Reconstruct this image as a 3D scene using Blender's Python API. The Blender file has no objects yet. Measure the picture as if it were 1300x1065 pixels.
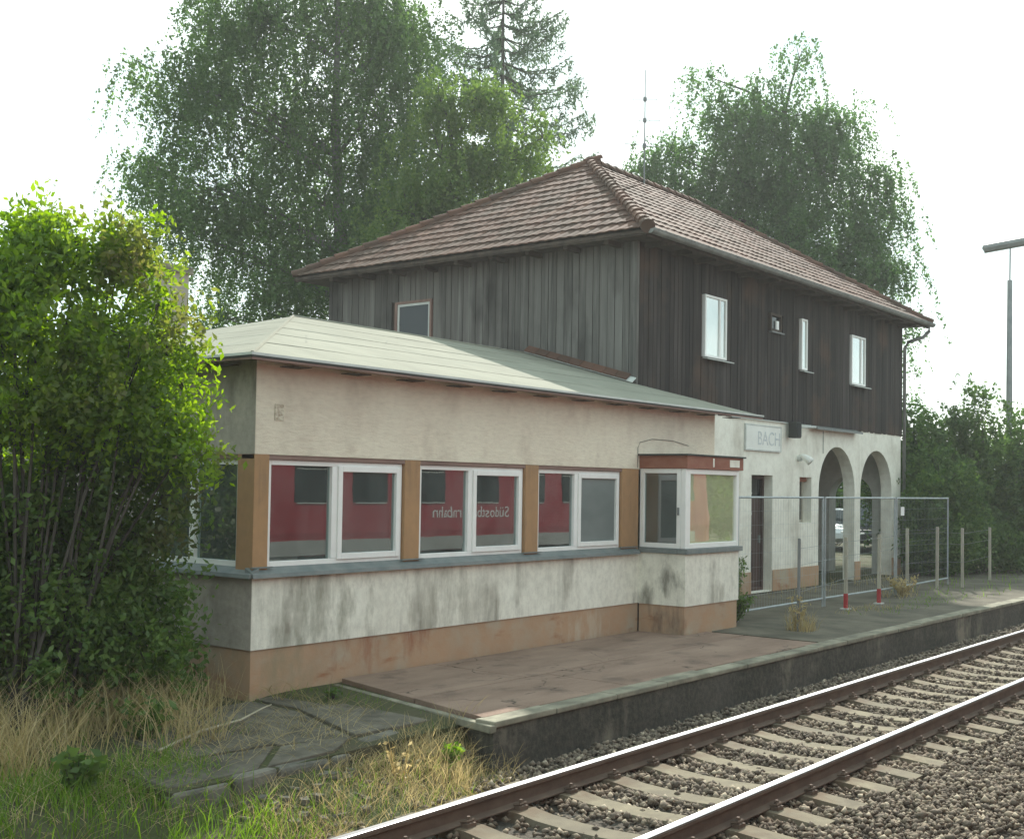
import bpy, math, random
import numpy as np
from mathutils import Vector, Matrix
random.seed(7)
rng = np.random.default_rng(11)
S = bpy.context.scene
COL = S.collection

# ------------------------------------------------------------------ camera
YAW, PITCH, ROLL = math.radians(51.927), math.radians(1.839), math.radians(0.906)
fw = Vector((math.sin(YAW) * math.cos(PITCH), math.cos(YAW) * math.cos(PITCH), math.sin(PITCH)))
rt = Vector((math.cos(YAW), -math.sin(YAW), 0))
up = rt.cross(fw)
r2 = rt * math.cos(ROLL) + up * math.sin(ROLL)
u2 = -rt * math.sin(ROLL) + up * math.cos(ROLL)
CAMP = Vector((-7.887, -9.464, 2.10))
cd = bpy.data.cameras.new("camera")
cam = bpy.data.objects.new("camera", cd)
COL.objects.link(cam)
cam.matrix_world = Matrix(((r2.x, u2.x, -fw.x, CAMP.x), (r2.y, u2.y, -fw.y, CAMP.y), (r2.z, u2.z, -fw.z, CAMP.z), (0, 0, 0, 1)))
cd.sensor_width = 36.0
cd.lens = 36.0 * 1520.6 / 1300.0
cd.shift_y = (568.3 - 532.5) / 1300.0
cd.clip_start = 0.05
cd.clip_end = 3000
S.camera = cam

# ------------------------------------------------------------------ sun, sky, exposure
SUNV = Vector((1.24, 0.61, 1.0)).normalized()        # towards the sun
elev = math.asin(SUNV.z)
azim = math.atan2(SUNV.x, SUNV.y)
sd = bpy.data.lights.new("sun", 'SUN')
sd.energy = 3.4
sd.angle = math.radians(0.6)
sd.color = (1.0, 0.95, 0.86)
sun = bpy.data.objects.new("sun", sd)
COL.objects.link(sun)
sun.rotation_euler = (-SUNV).to_track_quat('-Z', 'Y').to_euler()
sun.location = (20, 10, 30)
W = bpy.data.worlds.new("World")
S.world = W
W.use_nodes = True
nt = W.node_tree
nt.nodes.clear()
out = nt.nodes.new('ShaderNodeOutputWorld')
bg = nt.nodes.new('ShaderNodeBackground')
sky = nt.nodes.new('ShaderNodeTexSky')
sky.sky_type = 'NISHITA'
sky.sun_disc = False
sky.sun_elevation = elev
sky.sun_rotation = azim
sky.air_density = 1.0
sky.dust_density = 3.0
sky.ozone_density = 1.0
# thin bright cloud veil over the blue, thinner in a few places
tc = nt.nodes.new('ShaderNodeTexCoord')
mp = nt.nodes.new('ShaderNodeMapping')
mp.inputs['Scale'].default_value = (1.0, 1.0, 2.6)
nz = nt.nodes.new('ShaderNodeTexNoise')
nz.inputs['Scale'].default_value = 2.2
nz.inputs['Detail'].default_value = 5
rp = nt.nodes.new('ShaderNodeMapRange')
rp.inputs['From Min'].default_value = 0.30
rp.inputs['From Max'].default_value = 0.62
rp.inputs['To Min'].default_value = 0.86
rp.inputs['To Max'].default_value = 0.97
mx = nt.nodes.new('ShaderNodeMix')
mx.data_type = 'RGBA'
L = nt.links.new
L(tc.outputs['Generated'], mp.inputs['Vector'])
L(mp.outputs[0], nz.inputs['Vector'])
L(nz.outputs['Fac'], rp.inputs['Value'])
L(rp.outputs[0], mx.inputs['Factor'])
nz2 = nt.nodes.new('ShaderNodeTexNoise')
nz2.inputs['Scale'].default_value = 3.4
nz2.inputs['Detail'].default_value = 6
L(mp.outputs[0], nz2.inputs['Vector'])
rp2 = nt.nodes.new('ShaderNodeMapRange')
rp2.inputs['From Min'].default_value = 0.36
rp2.inputs['From Max'].default_value = 0.60
L(nz2.outputs['Fac'], rp2.inputs['Value'])
veil = nt.nodes.new('ShaderNodeMix')
veil.data_type = 'RGBA'
veil.inputs['A'].default_value = (2.7, 3.7, 3.95, 1)
veil.inputs['B'].default_value = (4.6, 5.3, 5.2, 1)
L(rp2.outputs[0], veil.inputs['Factor'])
L(veil.outputs['Result'], mx.inputs['B'])
L(sky.outputs[0], mx.inputs['A'])
L(mx.outputs['Result'], bg.inputs['Color'])
bg.inputs['Strength'].default_value = 0.13
L(bg.outputs[0], out.inputs['Surface'])
S.view_settings.view_transform = 'Standard'
S.view_settings.look = 'None'
S.view_settings.exposure = 1.22
S.view_settings.gamma = 1.0
S.view_settings.use_curve_mapping = False

# ------------------------------------------------------------------ materials
def rgba(c):
    return (c[0], c[1], c[2], 1.0)

class NT:
    def __init__(self, name):
        self.m = bpy.data.materials.new(name)
        self.m.use_nodes = True
        self.t = self.m.node_tree
        self.t.nodes.clear()
        self.o = self.t.nodes.new('ShaderNodeOutputMaterial')
    def n(self, kind, **kw):
        x = self.t.nodes.new(kind)
        for k, v in kw.items():
            if hasattr(x, k) and k not in x.inputs:
                setattr(x, k, v)
            else:
                x.inputs[k].default_value = v
        return x
    def l(self, a, b):
        self.t.links.new(a, b)
    def pos(self, scale):
        g = self.n('ShaderNodeNewGeometry')
        v = self.n('ShaderNodeVectorMath', operation='MULTIPLY')
        self.l(g.outputs['Position'], v.inputs[0])
        v.inputs[1].default_value = scale
        return v.outputs[0]
    def noise(self, scale, detail=5, rough=.6, s=1.0):
        x = self.n('ShaderNodeTexNoise')
        x.inputs['Scale'].default_value = s
        x.inputs['Detail'].default_value = detail
        x.inputs['Roughness'].default_value = rough
        self.l(self.pos(scale), x.inputs['Vector'])
        return x.outputs['Fac']
    def rng(self, f, a, b, c=0.0, d=1.0):
        x = self.n('ShaderNodeMapRange')
        x.inputs['From Min'].default_value = a
        x.inputs['From Max'].default_value = b
        x.inputs['To Min'].default_value = c
        x.inputs['To Max'].default_value = d
        self.l(f, x.inputs['Value'])
        return x.outputs[0]
    def mix(self, f, a, b):
        x = self.n('ShaderNodeMix', data_type='RGBA')
        if isinstance(f, (int, float)): x.inputs['Factor'].default_value = f
        else: self.l(f, x.inputs['Factor'])
        for v, k in ((a, 'A'), (b, 'B')):
            if isinstance(v, tuple): x.inputs[k].default_value = rgba(v)
            else: self.l(v, x.inputs[k])
        return x.outputs['Result']
    def mul(self, a, b):
        x = self.n('ShaderNodeMath', operation='MULTIPLY')
        self.l(a, x.inputs[0])
        if isinstance(b, (int, float)): x.inputs[1].default_value = b
        else: self.l(b, x.inputs[1])
        return x.outputs[0]
    def bsdf(self, col, rough=.8, spec=.3, metal=0.0, bump=None, bd=.02, bs=.5):
        p = self.n('ShaderNodeBsdfPrincipled')
        if isinstance(col, tuple): p.inputs['Base Color'].default_value = rgba(col)
        else: self.l(col, p.inputs['Base Color'])
        if isinstance(rough, (int, float)): p.inputs['Roughness'].default_value = rough
        else: self.l(rough, p.inputs['Roughness'])
        p.inputs['Specular IOR Level'].default_value = spec
        p.inputs['Metallic'].default_value = metal
        if bump is not None:
            b = self.n('ShaderNodeBump')
            b.inputs['Strength'].default_value = bs
            b.inputs['Distance'].default_value = bd
            self.l(bump, b.inputs['Height'])
            self.l(b.outputs[0], p.inputs['Normal'])
        self.l(p.outputs[0], self.o.inputs['Surface'])
        return p

def simple(name, c1, c2=None, scale=(3, 3, 3), rough=.8, spec=.3, metal=0.0, lo=.35, hi=.65, bs=0.0, bscale=None, bd=.01, objvar=0.0):
    k = NT(name)
    col = c1
    if c2 is not None:
        col = k.mix(k.rng(k.noise(scale), lo, hi), c1, c2)
    if objvar:
        oi = k.n('ShaderNodeObjectInfo')
        h = k.n('ShaderNodeHueSaturation')
        k.l(k.rng(oi.outputs['Random'], 0, 1, 1 - objvar, 1 + objvar), h.inputs['Value'])
        if isinstance(col, tuple): h.inputs['Color'].default_value = rgba(col)
        else: k.l(col, h.inputs['Color'])
        col = h.outputs[0]
    bump = k.noise(bscale or scale, 6, .65) if bs else None
    k.bsdf(col, rough, spec, metal, bump, bd, bs)
    return k.m

def plaster(name, base, tint, dirt, streak=(5, 5, .7), amount=(.5, .72), trowel=(5, 5, 16), bs=.6, bd=.02, extra=None, spots=()):
    k = NT(name)
    c = k.mix(k.rng(k.noise((.9, .9, .9), 4), .35, .68), base, tint)
    st = k.rng(k.noise(streak, 6, .62), amount[0], amount[1])
    big = k.rng(k.noise((.8, .8, 1.1), 4, .55), .42, .62)
    c = k.mix(k.mul(st, big), c, dirt)
    fine = k.rng(k.noise(trowel, 6, .7), .42, .75, 0, .35)
    c = k.mix(fine, c, dirt)
    if extra:
        e = k.rng(k.noise(extra[1], 5, .6), extra[2], extra[3])
        c = k.mix(e, c, extra[0])
    for (ctr, rad, colr) in spots:
        g = k.n('ShaderNodeNewGeometry'); dd = k.n('ShaderNodeVectorMath', operation='DISTANCE')
        dd.inputs[1].default_value = ctr; k.l(g.outputs['Position'], dd.inputs[0])
        f = k.rng(dd.outputs['Value'], rad, rad * .25, 0, 1)
        ad = k.n('ShaderNodeMath', operation='MULTIPLY_ADD'); k.l(f, ad.inputs[0]); ad.inputs[1].default_value = .27; k.l(k.noise((5, 5, 1.5), 7, .68), ad.inputs[2])
        c = k.mix(k.mul(k.rng(ad.outputs[0], .66, .90, 0, .75), k.rng(f, 0, .15)), c, colr)
    k.bsdf(c, .92, .15, 0, k.noise(trowel, 7, .7), bd, bs)
    return k.m

M = {}
M['plaster_up'] = plaster('annex_upper_plaster', (.84, .775, .62), (.75, .665, .53), (.46, .37, .29), (1.6, 1.6, .9), (.48, .85), (7, 7, 26), .8, .02)
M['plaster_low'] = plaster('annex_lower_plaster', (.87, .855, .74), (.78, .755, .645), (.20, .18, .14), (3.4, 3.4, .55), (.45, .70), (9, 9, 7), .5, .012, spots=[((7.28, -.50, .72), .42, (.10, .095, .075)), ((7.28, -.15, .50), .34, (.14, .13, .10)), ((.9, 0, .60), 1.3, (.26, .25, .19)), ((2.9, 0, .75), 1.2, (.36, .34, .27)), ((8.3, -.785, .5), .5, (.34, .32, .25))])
M['plaster_end'] = plaster('dark_end_wall_plaster', (.50, .45, .38), (.40, .36, .31), (.13, .115, .10), (2.4, 2.4, .7), (.40, .66), (9, 9, 9), .6, .014)  # end wall plaster, darker and browner than the front
M['plaster_house'] = plaster('house_plaster', (.88, .865, .76), (.79, .77, .67), (.45, .41, .33), (2.2, 2.2, .5), (.45, .75), (6, 6, 6), .4, .012)
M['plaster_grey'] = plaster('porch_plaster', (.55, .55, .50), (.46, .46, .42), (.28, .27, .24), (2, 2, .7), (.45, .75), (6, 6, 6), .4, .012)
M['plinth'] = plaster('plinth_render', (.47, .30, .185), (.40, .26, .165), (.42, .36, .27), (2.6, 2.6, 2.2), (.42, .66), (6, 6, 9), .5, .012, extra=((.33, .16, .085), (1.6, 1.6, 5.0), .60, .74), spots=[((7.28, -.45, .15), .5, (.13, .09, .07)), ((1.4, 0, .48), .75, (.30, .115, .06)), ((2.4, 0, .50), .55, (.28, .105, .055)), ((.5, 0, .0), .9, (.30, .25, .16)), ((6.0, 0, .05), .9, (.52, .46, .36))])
M['pillar'] = plaster('ochre_pillar_paint', (.43, .255, .130), (.36, .22, .118), (.24, .16, .10), (9, 9, 1.2), (.5, .7), (10, 10, 8), .3, .006)
M['pvc'] = simple('white_window_frame', (.86, .86, .82), (.80, .80, .76), (4, 4, 4), .35, .45)
M['sill_metal'] = simple('slate_sill_metal', (.135, .165, .165), (.20, .22, .21), (5, 5, 5), .5, .4)
M['redboard'] = simple('red_brown_board', (.24, .085, .052), (.30, .13, .085), (3, 3, 6), .7, .3, bs=.2, bscale=(9, 9, 9))
M['soffit'] = simple('brown_soffit_board', (.27, .18, .15), (.19, .12, .10), (2, 8, 2), .85, .2)
M['dark_wood'] = simple('dark_wood', (.055, .042, .036), (.09, .07, .055), (5, 5, 2), .85, .2)
M['drip'] = simple('pale_metal_edge', (.58, .60, .56), (.45, .47, .44), (3, 3, 3), .45, .4)
M['dark_edge'] = simple('dark_edge_strip', (.05, .052, .048), None, rough=.8)
M['interior'] = simple('interior_plaster', (.17, .16, .15), (.13, .125, .12), (2, 2, 2), .9, .1)
M['floor'] = simple('interior_floor', (.09, .08, .07), None, rough=.8)
M['tar'] = None
M['oldslab'] = simple('old_concrete_slab', (.078, .072, .056), (.155, .142, .112), (4.5, 4.5, 4.5), .92, .15, bs=.5, bscale=(25, 25, 25), bd=.008, objvar=.12)
M['kerb'] = simple('worn_kerb_concrete', (.30, .285, .215), (.15, .145, .11), (2.5, 4, 4), .9, .15, bs=.5, bscale=(30, 30, 30), bd=.006, objvar=.08)
M['oldkerb'] = simple('old_dark_kerb_concrete', (.20, .19, .155), (.11, .108, .09), (5, 5, 5), .92, .15, bs=.8, bscale=(18, 18, 18), bd=.015)
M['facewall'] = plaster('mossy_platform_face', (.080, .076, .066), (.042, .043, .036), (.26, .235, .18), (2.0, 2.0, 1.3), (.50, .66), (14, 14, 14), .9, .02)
M['dirt_platform'] = simple('weathered_platform_top', (.165, .150, .115), (.09, .084, .066), (1.3, 1.3, 1.3), .95, .1, bs=.6, bscale=(14, 14, 14), bd=.015)
M['felt'] = None
M['glasswire'] = simple('galvanised_tube', (.40, .45, .46), (.30, .34, .35), (6, 6, 6), .45, .4, metal=.3)
M['stake'] = simple('pale_wood_stake', (.46, .44, .35), (.33, .31, .25), (9, 9, 2), .9, .1)
M['redpaint'] = simple('red_stake_foot', (.36, .025, .03), None, rough=.6)
M['black'] = simple('black_cable', (.02, .02, .02), None, rough=.7)
M['steel'] = simple('grey_painted_steel', (.15, .16, .16), (.22, .23, .22), (5, 5, 3), .5, .4)
M['zinc'] = simple('zinc_gutter', (.26, .27, .25), (.16, .165, .155), (3, 3, 3), .55, .4, metal=.2)
M['rust'] = simple('rusty_rail_side', (.095, .064, .047), (.14, .098, .07), (4, 4, 9), .8, .3, bs=.2, bscale=(30, 30, 30))
M['polish'] = simple('polished_rail_head', (.40, .41, .43), (.28, .28, .29), (.7, 12, 4), .34, .5, metal=1.0)
M['sleeper'] = simple('concrete_sleeper', (.205, .182, .122), (.14, .122, .088), (4, 4, 4), .9, .15, bs=.4, bscale=(40, 40, 40), bd=.004, objvar=.1)
M['ground'] = simple('weedy_earth', (.085, .078, .050), (.060, .072, .030), (.9, .9, .9), .95, .1, bs=.8, bscale=(9, 9, 9), bd=.03)
M['trackbed'] = simple('ballast_bed', (.13, .115, .095), (.085, .075, .062), (30, 30, 30), .95, .1, bs=1.0, bscale=(24, 24, 24), bd=.03)
M['patch'] = simple('brown_mortar_patch', (.42, .34, .25), (.70, .65, .52), (30, 30, 45), .9, .1, bs=.8, bscale=(30, 30, 30))
M['chimney'] = plaster('chimney_render', (.40, .38, .31), (.34, .32, .265), (.24, .22, .18), (3, 3, 1), (.5, .7))
M['door'] = simple('old_dark_door', (.060, .038, .036), (.095, .060, .052), (8, 8, 2), .6, .3)
M['sign'] = simple('faded_white_board', (.82, .83, .77), (.74, .75, .69), (3, 3, 3), .6, .3)
M['signletter'] = simple('faded_grey_lettering', (.46, .49, .50), (.66, .68, .66), (14, 14, 14), .7, .2)
M['blind'] = simple('pale_blind', (.78, .82, .75), (.72, .77, .70), (3, 3, 9), .8, .2)
M['blindgrey'] = simple('grey_frosted_blind', (.13, .145, .14), (.10, .115, .11), (1, 1, 2), .7, .3)
M['frost'] = simple('grey_frosted_film', (.20, .225, .215), (.155, .18, .172), (1, 1, 2), .55, .25)
M['blindcream'] = simple('cream_blind', (.70, .68, .42), (.62, .61, .38), (1, 1, 2), .8, .2)
M['trainred'] = simple('red_train_paint', (.36, .030, .048), (.32, .028, .044), (1, 1, 1), .35, .4)
M['traingrey'] = simple('light_grey_train_skirt', (.36, .37, .35), (.28, .29, .27), (2, 2, 2), .5, .4)
M['traindark'] = simple('dark_train_glass', (.02, .022, .025), None, rough=.08, spec=.5)
M['trainroof'] = simple('grey_train_roof', (.28, .29, .29), None, rough=.5)
M['white'] = simple('white_paint', (.75, .75, .73), None, rough=.5)
M['carwhite'] = simple('white_car_paint', (.72, .74, .74), None, rough=.25, spec=.5)
M['cardark'] = simple('black_car_paint', (.018, .02, .024), None, rough=.2, spec=.5)
M['carglass'] = simple('dark_car_glass', (.03, .036, .04), None, rough=.05, spec=.6)
M['tyre'] = simple('tyre_rubber', (.02, .02, .02), None, rough=.85)
M['rim'] = simple('alloy_rim', (.45, .46, .47), None, rough=.35, metal=.8)
M['lens'] = simple('lamp_lens', (.7, .7, .66), None, rough=.2, spec=.5)
M['redlens'] = simple('rear_lamp_lens', (.4, .02, .02), None, rough=.2, spec=.5)
M['bark'] = simple('dark_bark', (.10, .09, .075), (.055, .050, .043), (6, 6, 2), .95, .1, bs=.6, bscale=(10, 10, 4))
M['birchbark'] = simple('birch_bark', (.20, .19, .17), (.07, .065, .058), (4, 4, 7), .9, .15)
M['twig'] = simple('pale_dry_twig', (.42, .38, .28), None, rough=.9)
M['stone'] = None

def board_mat(name, cols, patch, pscale, lo, hi, pale):
    k = NT(name)
    oi = k.n('ShaderNodeObjectInfo')
    grain = k.rng(k.noise((22, 22, .9), 6, .65), .32, .7)
    c = k.mix(grain, cols[0], cols[1])
    c = k.mix(k.rng(oi.outputs['Random'], .25, 1.0, 0, .65), c, cols[2])
    c = k.mix(k.rng(k.noise((7, 7, .35), 5, .6), .50, .70, 0, .75), c, pale)
    p = k.rng(k.noise(pscale, 4, .55), lo, hi)
    c = k.mix(p, c, patch)
    k.bsdf(c, .88, .2, 0, k.noise((40, 40, 1.4), 6, .7), .006, .5)
    return k.m
M['board_grey'] = board_mat('silvered_larch_board', ((.128, .120, .108), (.066, .063, .060), (.185, .176, .16)), (.050, .046, .043), (1.5, 1.5, .5), .52, .72, (.215, .207, .188))
M['board_dark'] = board_mat('blackened_board', ((.040, .034, .032), (.018, .016, .016), (.060, .049, .044)), (.080, .053, .040), (.9, .9, .8), .50, .68, (.085, .072, .068))

def felt_mat():
    k = NT('pale_roofing_felt')
    oi = k.n('ShaderNodeObjectInfo')
    c = k.mix(k.rng(k.noise((1.2, 1.2, 1.2), 5), .35, .65), (.270, .268, .215), (.215, .215, .172))
    c = k.mix(k.rng(k.noise((.7, 3.0, 3.0), 5, .6), .52, .70, 0, .7), c, (.20, .21, .17))
    c = k.mix(k.rng(oi.outputs['Random'], 0, 1, 0, .3), c, (.285, .288, .235))
    c = k.mix(k.rng(k.noise((3.5, .5, .5), 6, .65), .50, .75, 0, .55), c, (.19, .19, .155))
    # fine cracks
    v = k.n('ShaderNodeTexVoronoi', feature='DISTANCE_TO_EDGE')
    k.l(k.pos((.42, .9, .9)), v.inputs['Vector'])
    v.inputs['Scale'].default_value = 1.0
    crack = k.rng(v.outputs['Distance'], .002, .012, .5, 0)
    br = k.rng(k.noise((2, 2, 2), 4), .46, .6)
    c = k.mix(k.mul(crack, br), c, (.15, .15, .13))
    k.bsdf(c, .95, .1, 0, k.noise((60, 60, 60), 3), .004, .3)
    return k.m
M['felt'] = felt_mat()

def tar_mat():
    k = NT('brown_tarmac')
    c = k.mix(k.rng(k.noise((.6, 2.0, 2), 6, .65), .36, .66), (.185, .118, .088), (.295, .205, .155))
    c = k.mix(k.rng(k.noise((90, 90, 90), 3, .7), .40, .70, 0, .55), c, (.29, .24, .19))
    c = k.mix(k.rng(k.noise((1.7, 1.7, 1.7), 5, .6), .56, .70, 0, .65), c, (.105, .078, .064))
    v = k.n('ShaderNodeTexVoronoi', feature='DISTANCE_TO_EDGE')
    w = k.n('ShaderNodeVectorMath', operation='ADD')
    nn = k.n('ShaderNodeTexNoise'); nn.inputs['Scale'].default_value = 3.0
    k.l(k.pos((1, 1, 1)), nn.inputs['Vector'])
    sc = k.n('ShaderNodeVectorMath', operation='SCALE'); sc.inputs['Scale'].default_value = .35
    k.l(nn.outputs['Color'], sc.inputs[0]); k.l(k.pos((.55, .8, .8)), w.inputs[0]); k.l(sc.outputs[0], w.inputs[1])
    k.l(w.outputs[0], v.inputs['Vector']); v.inputs['Scale'].default_value = 1.0
    crack = k.rng(v.outputs['Distance'], .002, .010, .8, 0)
    c = k.mix(k.mul(crack, k.rng(k.noise((1.1, 1.1, 1.1), 3), .5, .6)), c, (.04, .033, .028))
    k.bsdf(c, .9, .15, 0, k.noise((70, 70, 70), 4, .7), .005, .6)
    return k.m
M['tar'] = tar_mat()

def tile_mat(name, island):
    k = NT(name)
    if island:
        g = k.n('ShaderNodeNewGeometry'); r = g.outputs['Random Per Island']
    else:
        g = k.n('ShaderNodeObjectInfo'); r = g.outputs['Random']
    ramp = k.n('ShaderNodeValToRGB')
    e = ramp.color_ramp.elements
    e[0].position = 0; e[0].color = (.080, .046, .034, 1)
    e[1].position = 1; e[1].color = (.165, .085, .057, 1)
    for p, cc in ((.35, (.108, .055, .039, 1)), (.7, (.128, .064, .045, 1)), (.94, (.142, .074, .050, 1))):
        x = e.new(p); x.color = cc
    k.l(r, ramp.inputs[0])
    c = k.mix(k.rng(k.noise((1.0, 1.0, 1.0), 5), .40, .64, 0, .85), ramp.outputs[0], (.085, .058, .042))
    c = k.mix(k.rng(k.noise((9, 9, 9), 5), .5, .75, 0, .5), c, (.085, .062, .05))
    k.bsdf(c, .85, .2, 0, k.noise((30, 30, 30), 4), .005, .4)
    return k.m
M['tile'] = tile_mat('clay_roof_tile', False)
M['tiles'] = tile_mat('clay_roof_tiles_far', True)

def rust_near_rails(k, c):
    g = k.n('ShaderNodeNewGeometry'); sx = k.n('ShaderNodeSeparateXYZ'); k.l(g.outputs['Position'], sx.inputs[0])
    for ry in (-3.668, -5.185):
        d = k.n('ShaderNodeMath', operation='ADD'); k.l(sx.outputs['Y'], d.inputs[0]); d.inputs[1].default_value = -ry
        a = k.n('ShaderNodeMath', operation='ABSOLUTE'); k.l(d.outputs[0], a.inputs[0])
        c = k.mix(k.mul(k.rng(a.outputs[0], .10, .42, .8, 0), k.rng(k.noise((5, 5, 5), 5, .6), .35, .6)), c, (.11, .068, .042))
    return c
def sleeper_mat():
    k = NT('concrete_sleeper_stained')
    oi = k.n('ShaderNodeObjectInfo')
    c = k.mix(k.rng(k.noise((4, 4, 4), 6, .65), .35, .65), (.215, .190, .130), (.135, .118, .085))
    c = k.mix(k.rng(oi.outputs['Random'], .3, 1, 0, .5), c, (.13, .115, .088))
    c = rust_near_rails(k, c)
    k.bsdf(c, .9, .15, 0, k.noise((40, 40, 40), 4, .7), .005, .5)
    return k.m
M['sleeper'] = sleeper_mat()
def stone_mat():
    k = NT('ballast_stone')
    g = k.n('ShaderNodeNewGeometry')
    ramp = k.n('ShaderNodeValToRGB')
    e = ramp.color_ramp.elements
    e[0].color = (.085, .068, .053, 1)
    e[1].color = (.42, .36, .27, 1)
    for p, cc in ((.4, (.155, .126, .096, 1)), (.7, (.21, .172, .128, 1)), (.9, (.27, .225, .165, 1))):
        x = e.new(p); x.color = cc
    k.l(g.outputs['Random Per Island'], ramp.inputs[0])
    k.bsdf(rust_near_rails(k, ramp.outputs[0]), .9, .2)
    return k.m
M['stone'] = stone_mat()

def leaf_mat(name, dark, light, trans=.4, autumn=None, gain=1.6):
    k = NT(name)
    g = k.n('ShaderNodeNewGeometry')
    c = k.mix(g.outputs['Random Per Island'], dark, light)
    c = k.mix(k.rng(k.noise((.45, .45, .45), 3), .38, .66, 0, .6), c, tuple(0.62 * x for x in dark))
    if autumn:
        c = k.mix(k.rng(k.noise((.8, .8, .8), 3), .55, .68, 0, .7), c, autumn)
    d = k.n('ShaderNodeBsdfDiffuse')
    t = k.n('ShaderNodeBsdfTranslucent')
    gl = k.n('ShaderNodeBsdfGlossy')
    gl.inputs['Roughness'].default_value = .45
    gl.inputs['Color'].default_value = (.6, .65, .6, 1)
    k.l(c, d.inputs['Color'])
    h = k.n('ShaderNodeHueSaturation')
    h.inputs['Saturation'].default_value = 1.15
    h.inputs['Value'].default_value = gain
    k.l(c, h.inputs['Color'])
    k.l(h.outputs[0], t.inputs['Color'])
    m1 = k.n('ShaderNodeMixShader'); m1.inputs[0].default_value = trans
    k.l(d.outputs[0], m1.inputs[1]); k.l(t.outputs[0], m1.inputs[2])
    m2 = k.n('ShaderNodeMixShader'); m2.inputs[0].default_value = .03
    k.l(m1.outputs[0], m2.inputs[1]); k.l(gl.outputs[0], m2.inputs[2])
    k.l(m2.outputs[0], k.o.inputs['Surface'])
    return k.m
M['leaf_birch'] = leaf_mat('birch_leaf', (.060, .115, .032), (.120, .195, .058), .5, gain=1.8)
M['leaf_gold'] = leaf_mat('yellow_green_leaf', (.080, .135, .032), (.150, .215, .056), .5, gain=1.8)
M['leaf_spruce'] = leaf_mat('larch_needle', (.075, .125, .065), (.12, .175, .095), .4)
M['leaf_right'] = leaf_mat('grey_green_leaf', (.052, .108, .032), (.100, .178, .054), .5, gain=1.8)
M['leaf_hedge'] = leaf_mat('hedge_leaf', (.045, .095, .026), (.125, .20, .052), .45)
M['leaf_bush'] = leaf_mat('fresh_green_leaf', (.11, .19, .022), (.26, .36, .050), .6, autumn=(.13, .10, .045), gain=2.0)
M['leaf_shade'] = leaf_mat('shade_toned_elder_leaf', (.062, .118, .028), (.15, .225, .055), .5, autumn=(.11, .085, .045))  # darker copy of the bush leaf, lower bush's shade put into the colour
M['weed'] = leaf_mat('weed_leaf', (.07, .13, .03), (.15, .22, .055), .45)
M['grass_dry'] = leaf_mat('dry_grass_blade', (.32, .26, .13), (.58, .48, .27), .4)
M['grass_green'] = leaf_mat('green_grass_blade', (.10, .19, .026), (.22, .33, .055), .45)

def glass_mat(name, refl=.3, tint=(.5, .53, .52)):
    k = NT(name)
    f = k.n('ShaderNodeFresnel'); f.inputs['IOR'].default_value = 1.5
    mm = k.n('ShaderNodeMath', operation='MULTIPLY_ADD')
    k.l(f.outputs[0], mm.inputs[0]); mm.inputs[1].default_value = 1.9; mm.inputs[2].default_value = refl
    mm.use_clamp = True
    ge = k.n('ShaderNodeNewGeometry')
    ff = k.mul(mm.outputs[0], k.rng(ge.outputs['Backfacing'], 0, 1, 1, 0))
    gl = k.n('ShaderNodeBsdfGlossy'); gl.inputs['Roughness'].default_value = 0.004
    bp = k.n('ShaderNodeBump'); bp.inputs['Strength'].default_value = .05; bp.inputs['Distance'].default_value = .01
    k.l(k.noise((2.2, 2.2, 1.6), 2, .5), bp.inputs['Height']); k.l(bp.outputs[0], gl.inputs['Normal'])
    gl.inputs['Color'].default_value = (.92, .95, .95, 1)
    tr = k.n('ShaderNodeBsdfTransparent'); tr.inputs['Color'].default_value = rgba(tint)
    m = k.n('ShaderNodeMixShader')
    k.l(ff, m.inputs[0]); k.l(tr.outputs[0], m.inputs[1]); k.l(gl.outputs[0], m.inputs[2])
    du = k.n('ShaderNodeBsdfDiffuse'); du.inputs['Color'].default_value = (.62, .64, .60, 1)
    m3 = k.n('ShaderNodeMixShader')
    k.l(k.rng(k.noise((2.5, 2.5, .9), 5, .6), .3, .75, .02, .13), m3.inputs[0]); k.l(m.outputs[0], m3.inputs[1]); k.l(du.outputs[0], m3.inputs[2])
    k.l(m3.outputs[0], k.o.inputs['Surface'])
    return k.m
M['glass'] = glass_mat('window_glass', .115, (.5, .65, .64))
M['glass_clear'] = glass_mat('clear_bay_glass', .14, (.95, .97, .94))
M['glass_weak'] = glass_mat('upper_window_glass', .34, (.9, .93, .92))

# ------------------------------------------------------------------ mesh helpers
ORG = {}
def root_org(o):
    return ORG.get(o.name, Vector((0, 0, 0))) if o else Vector((0, 0, 0))

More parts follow.
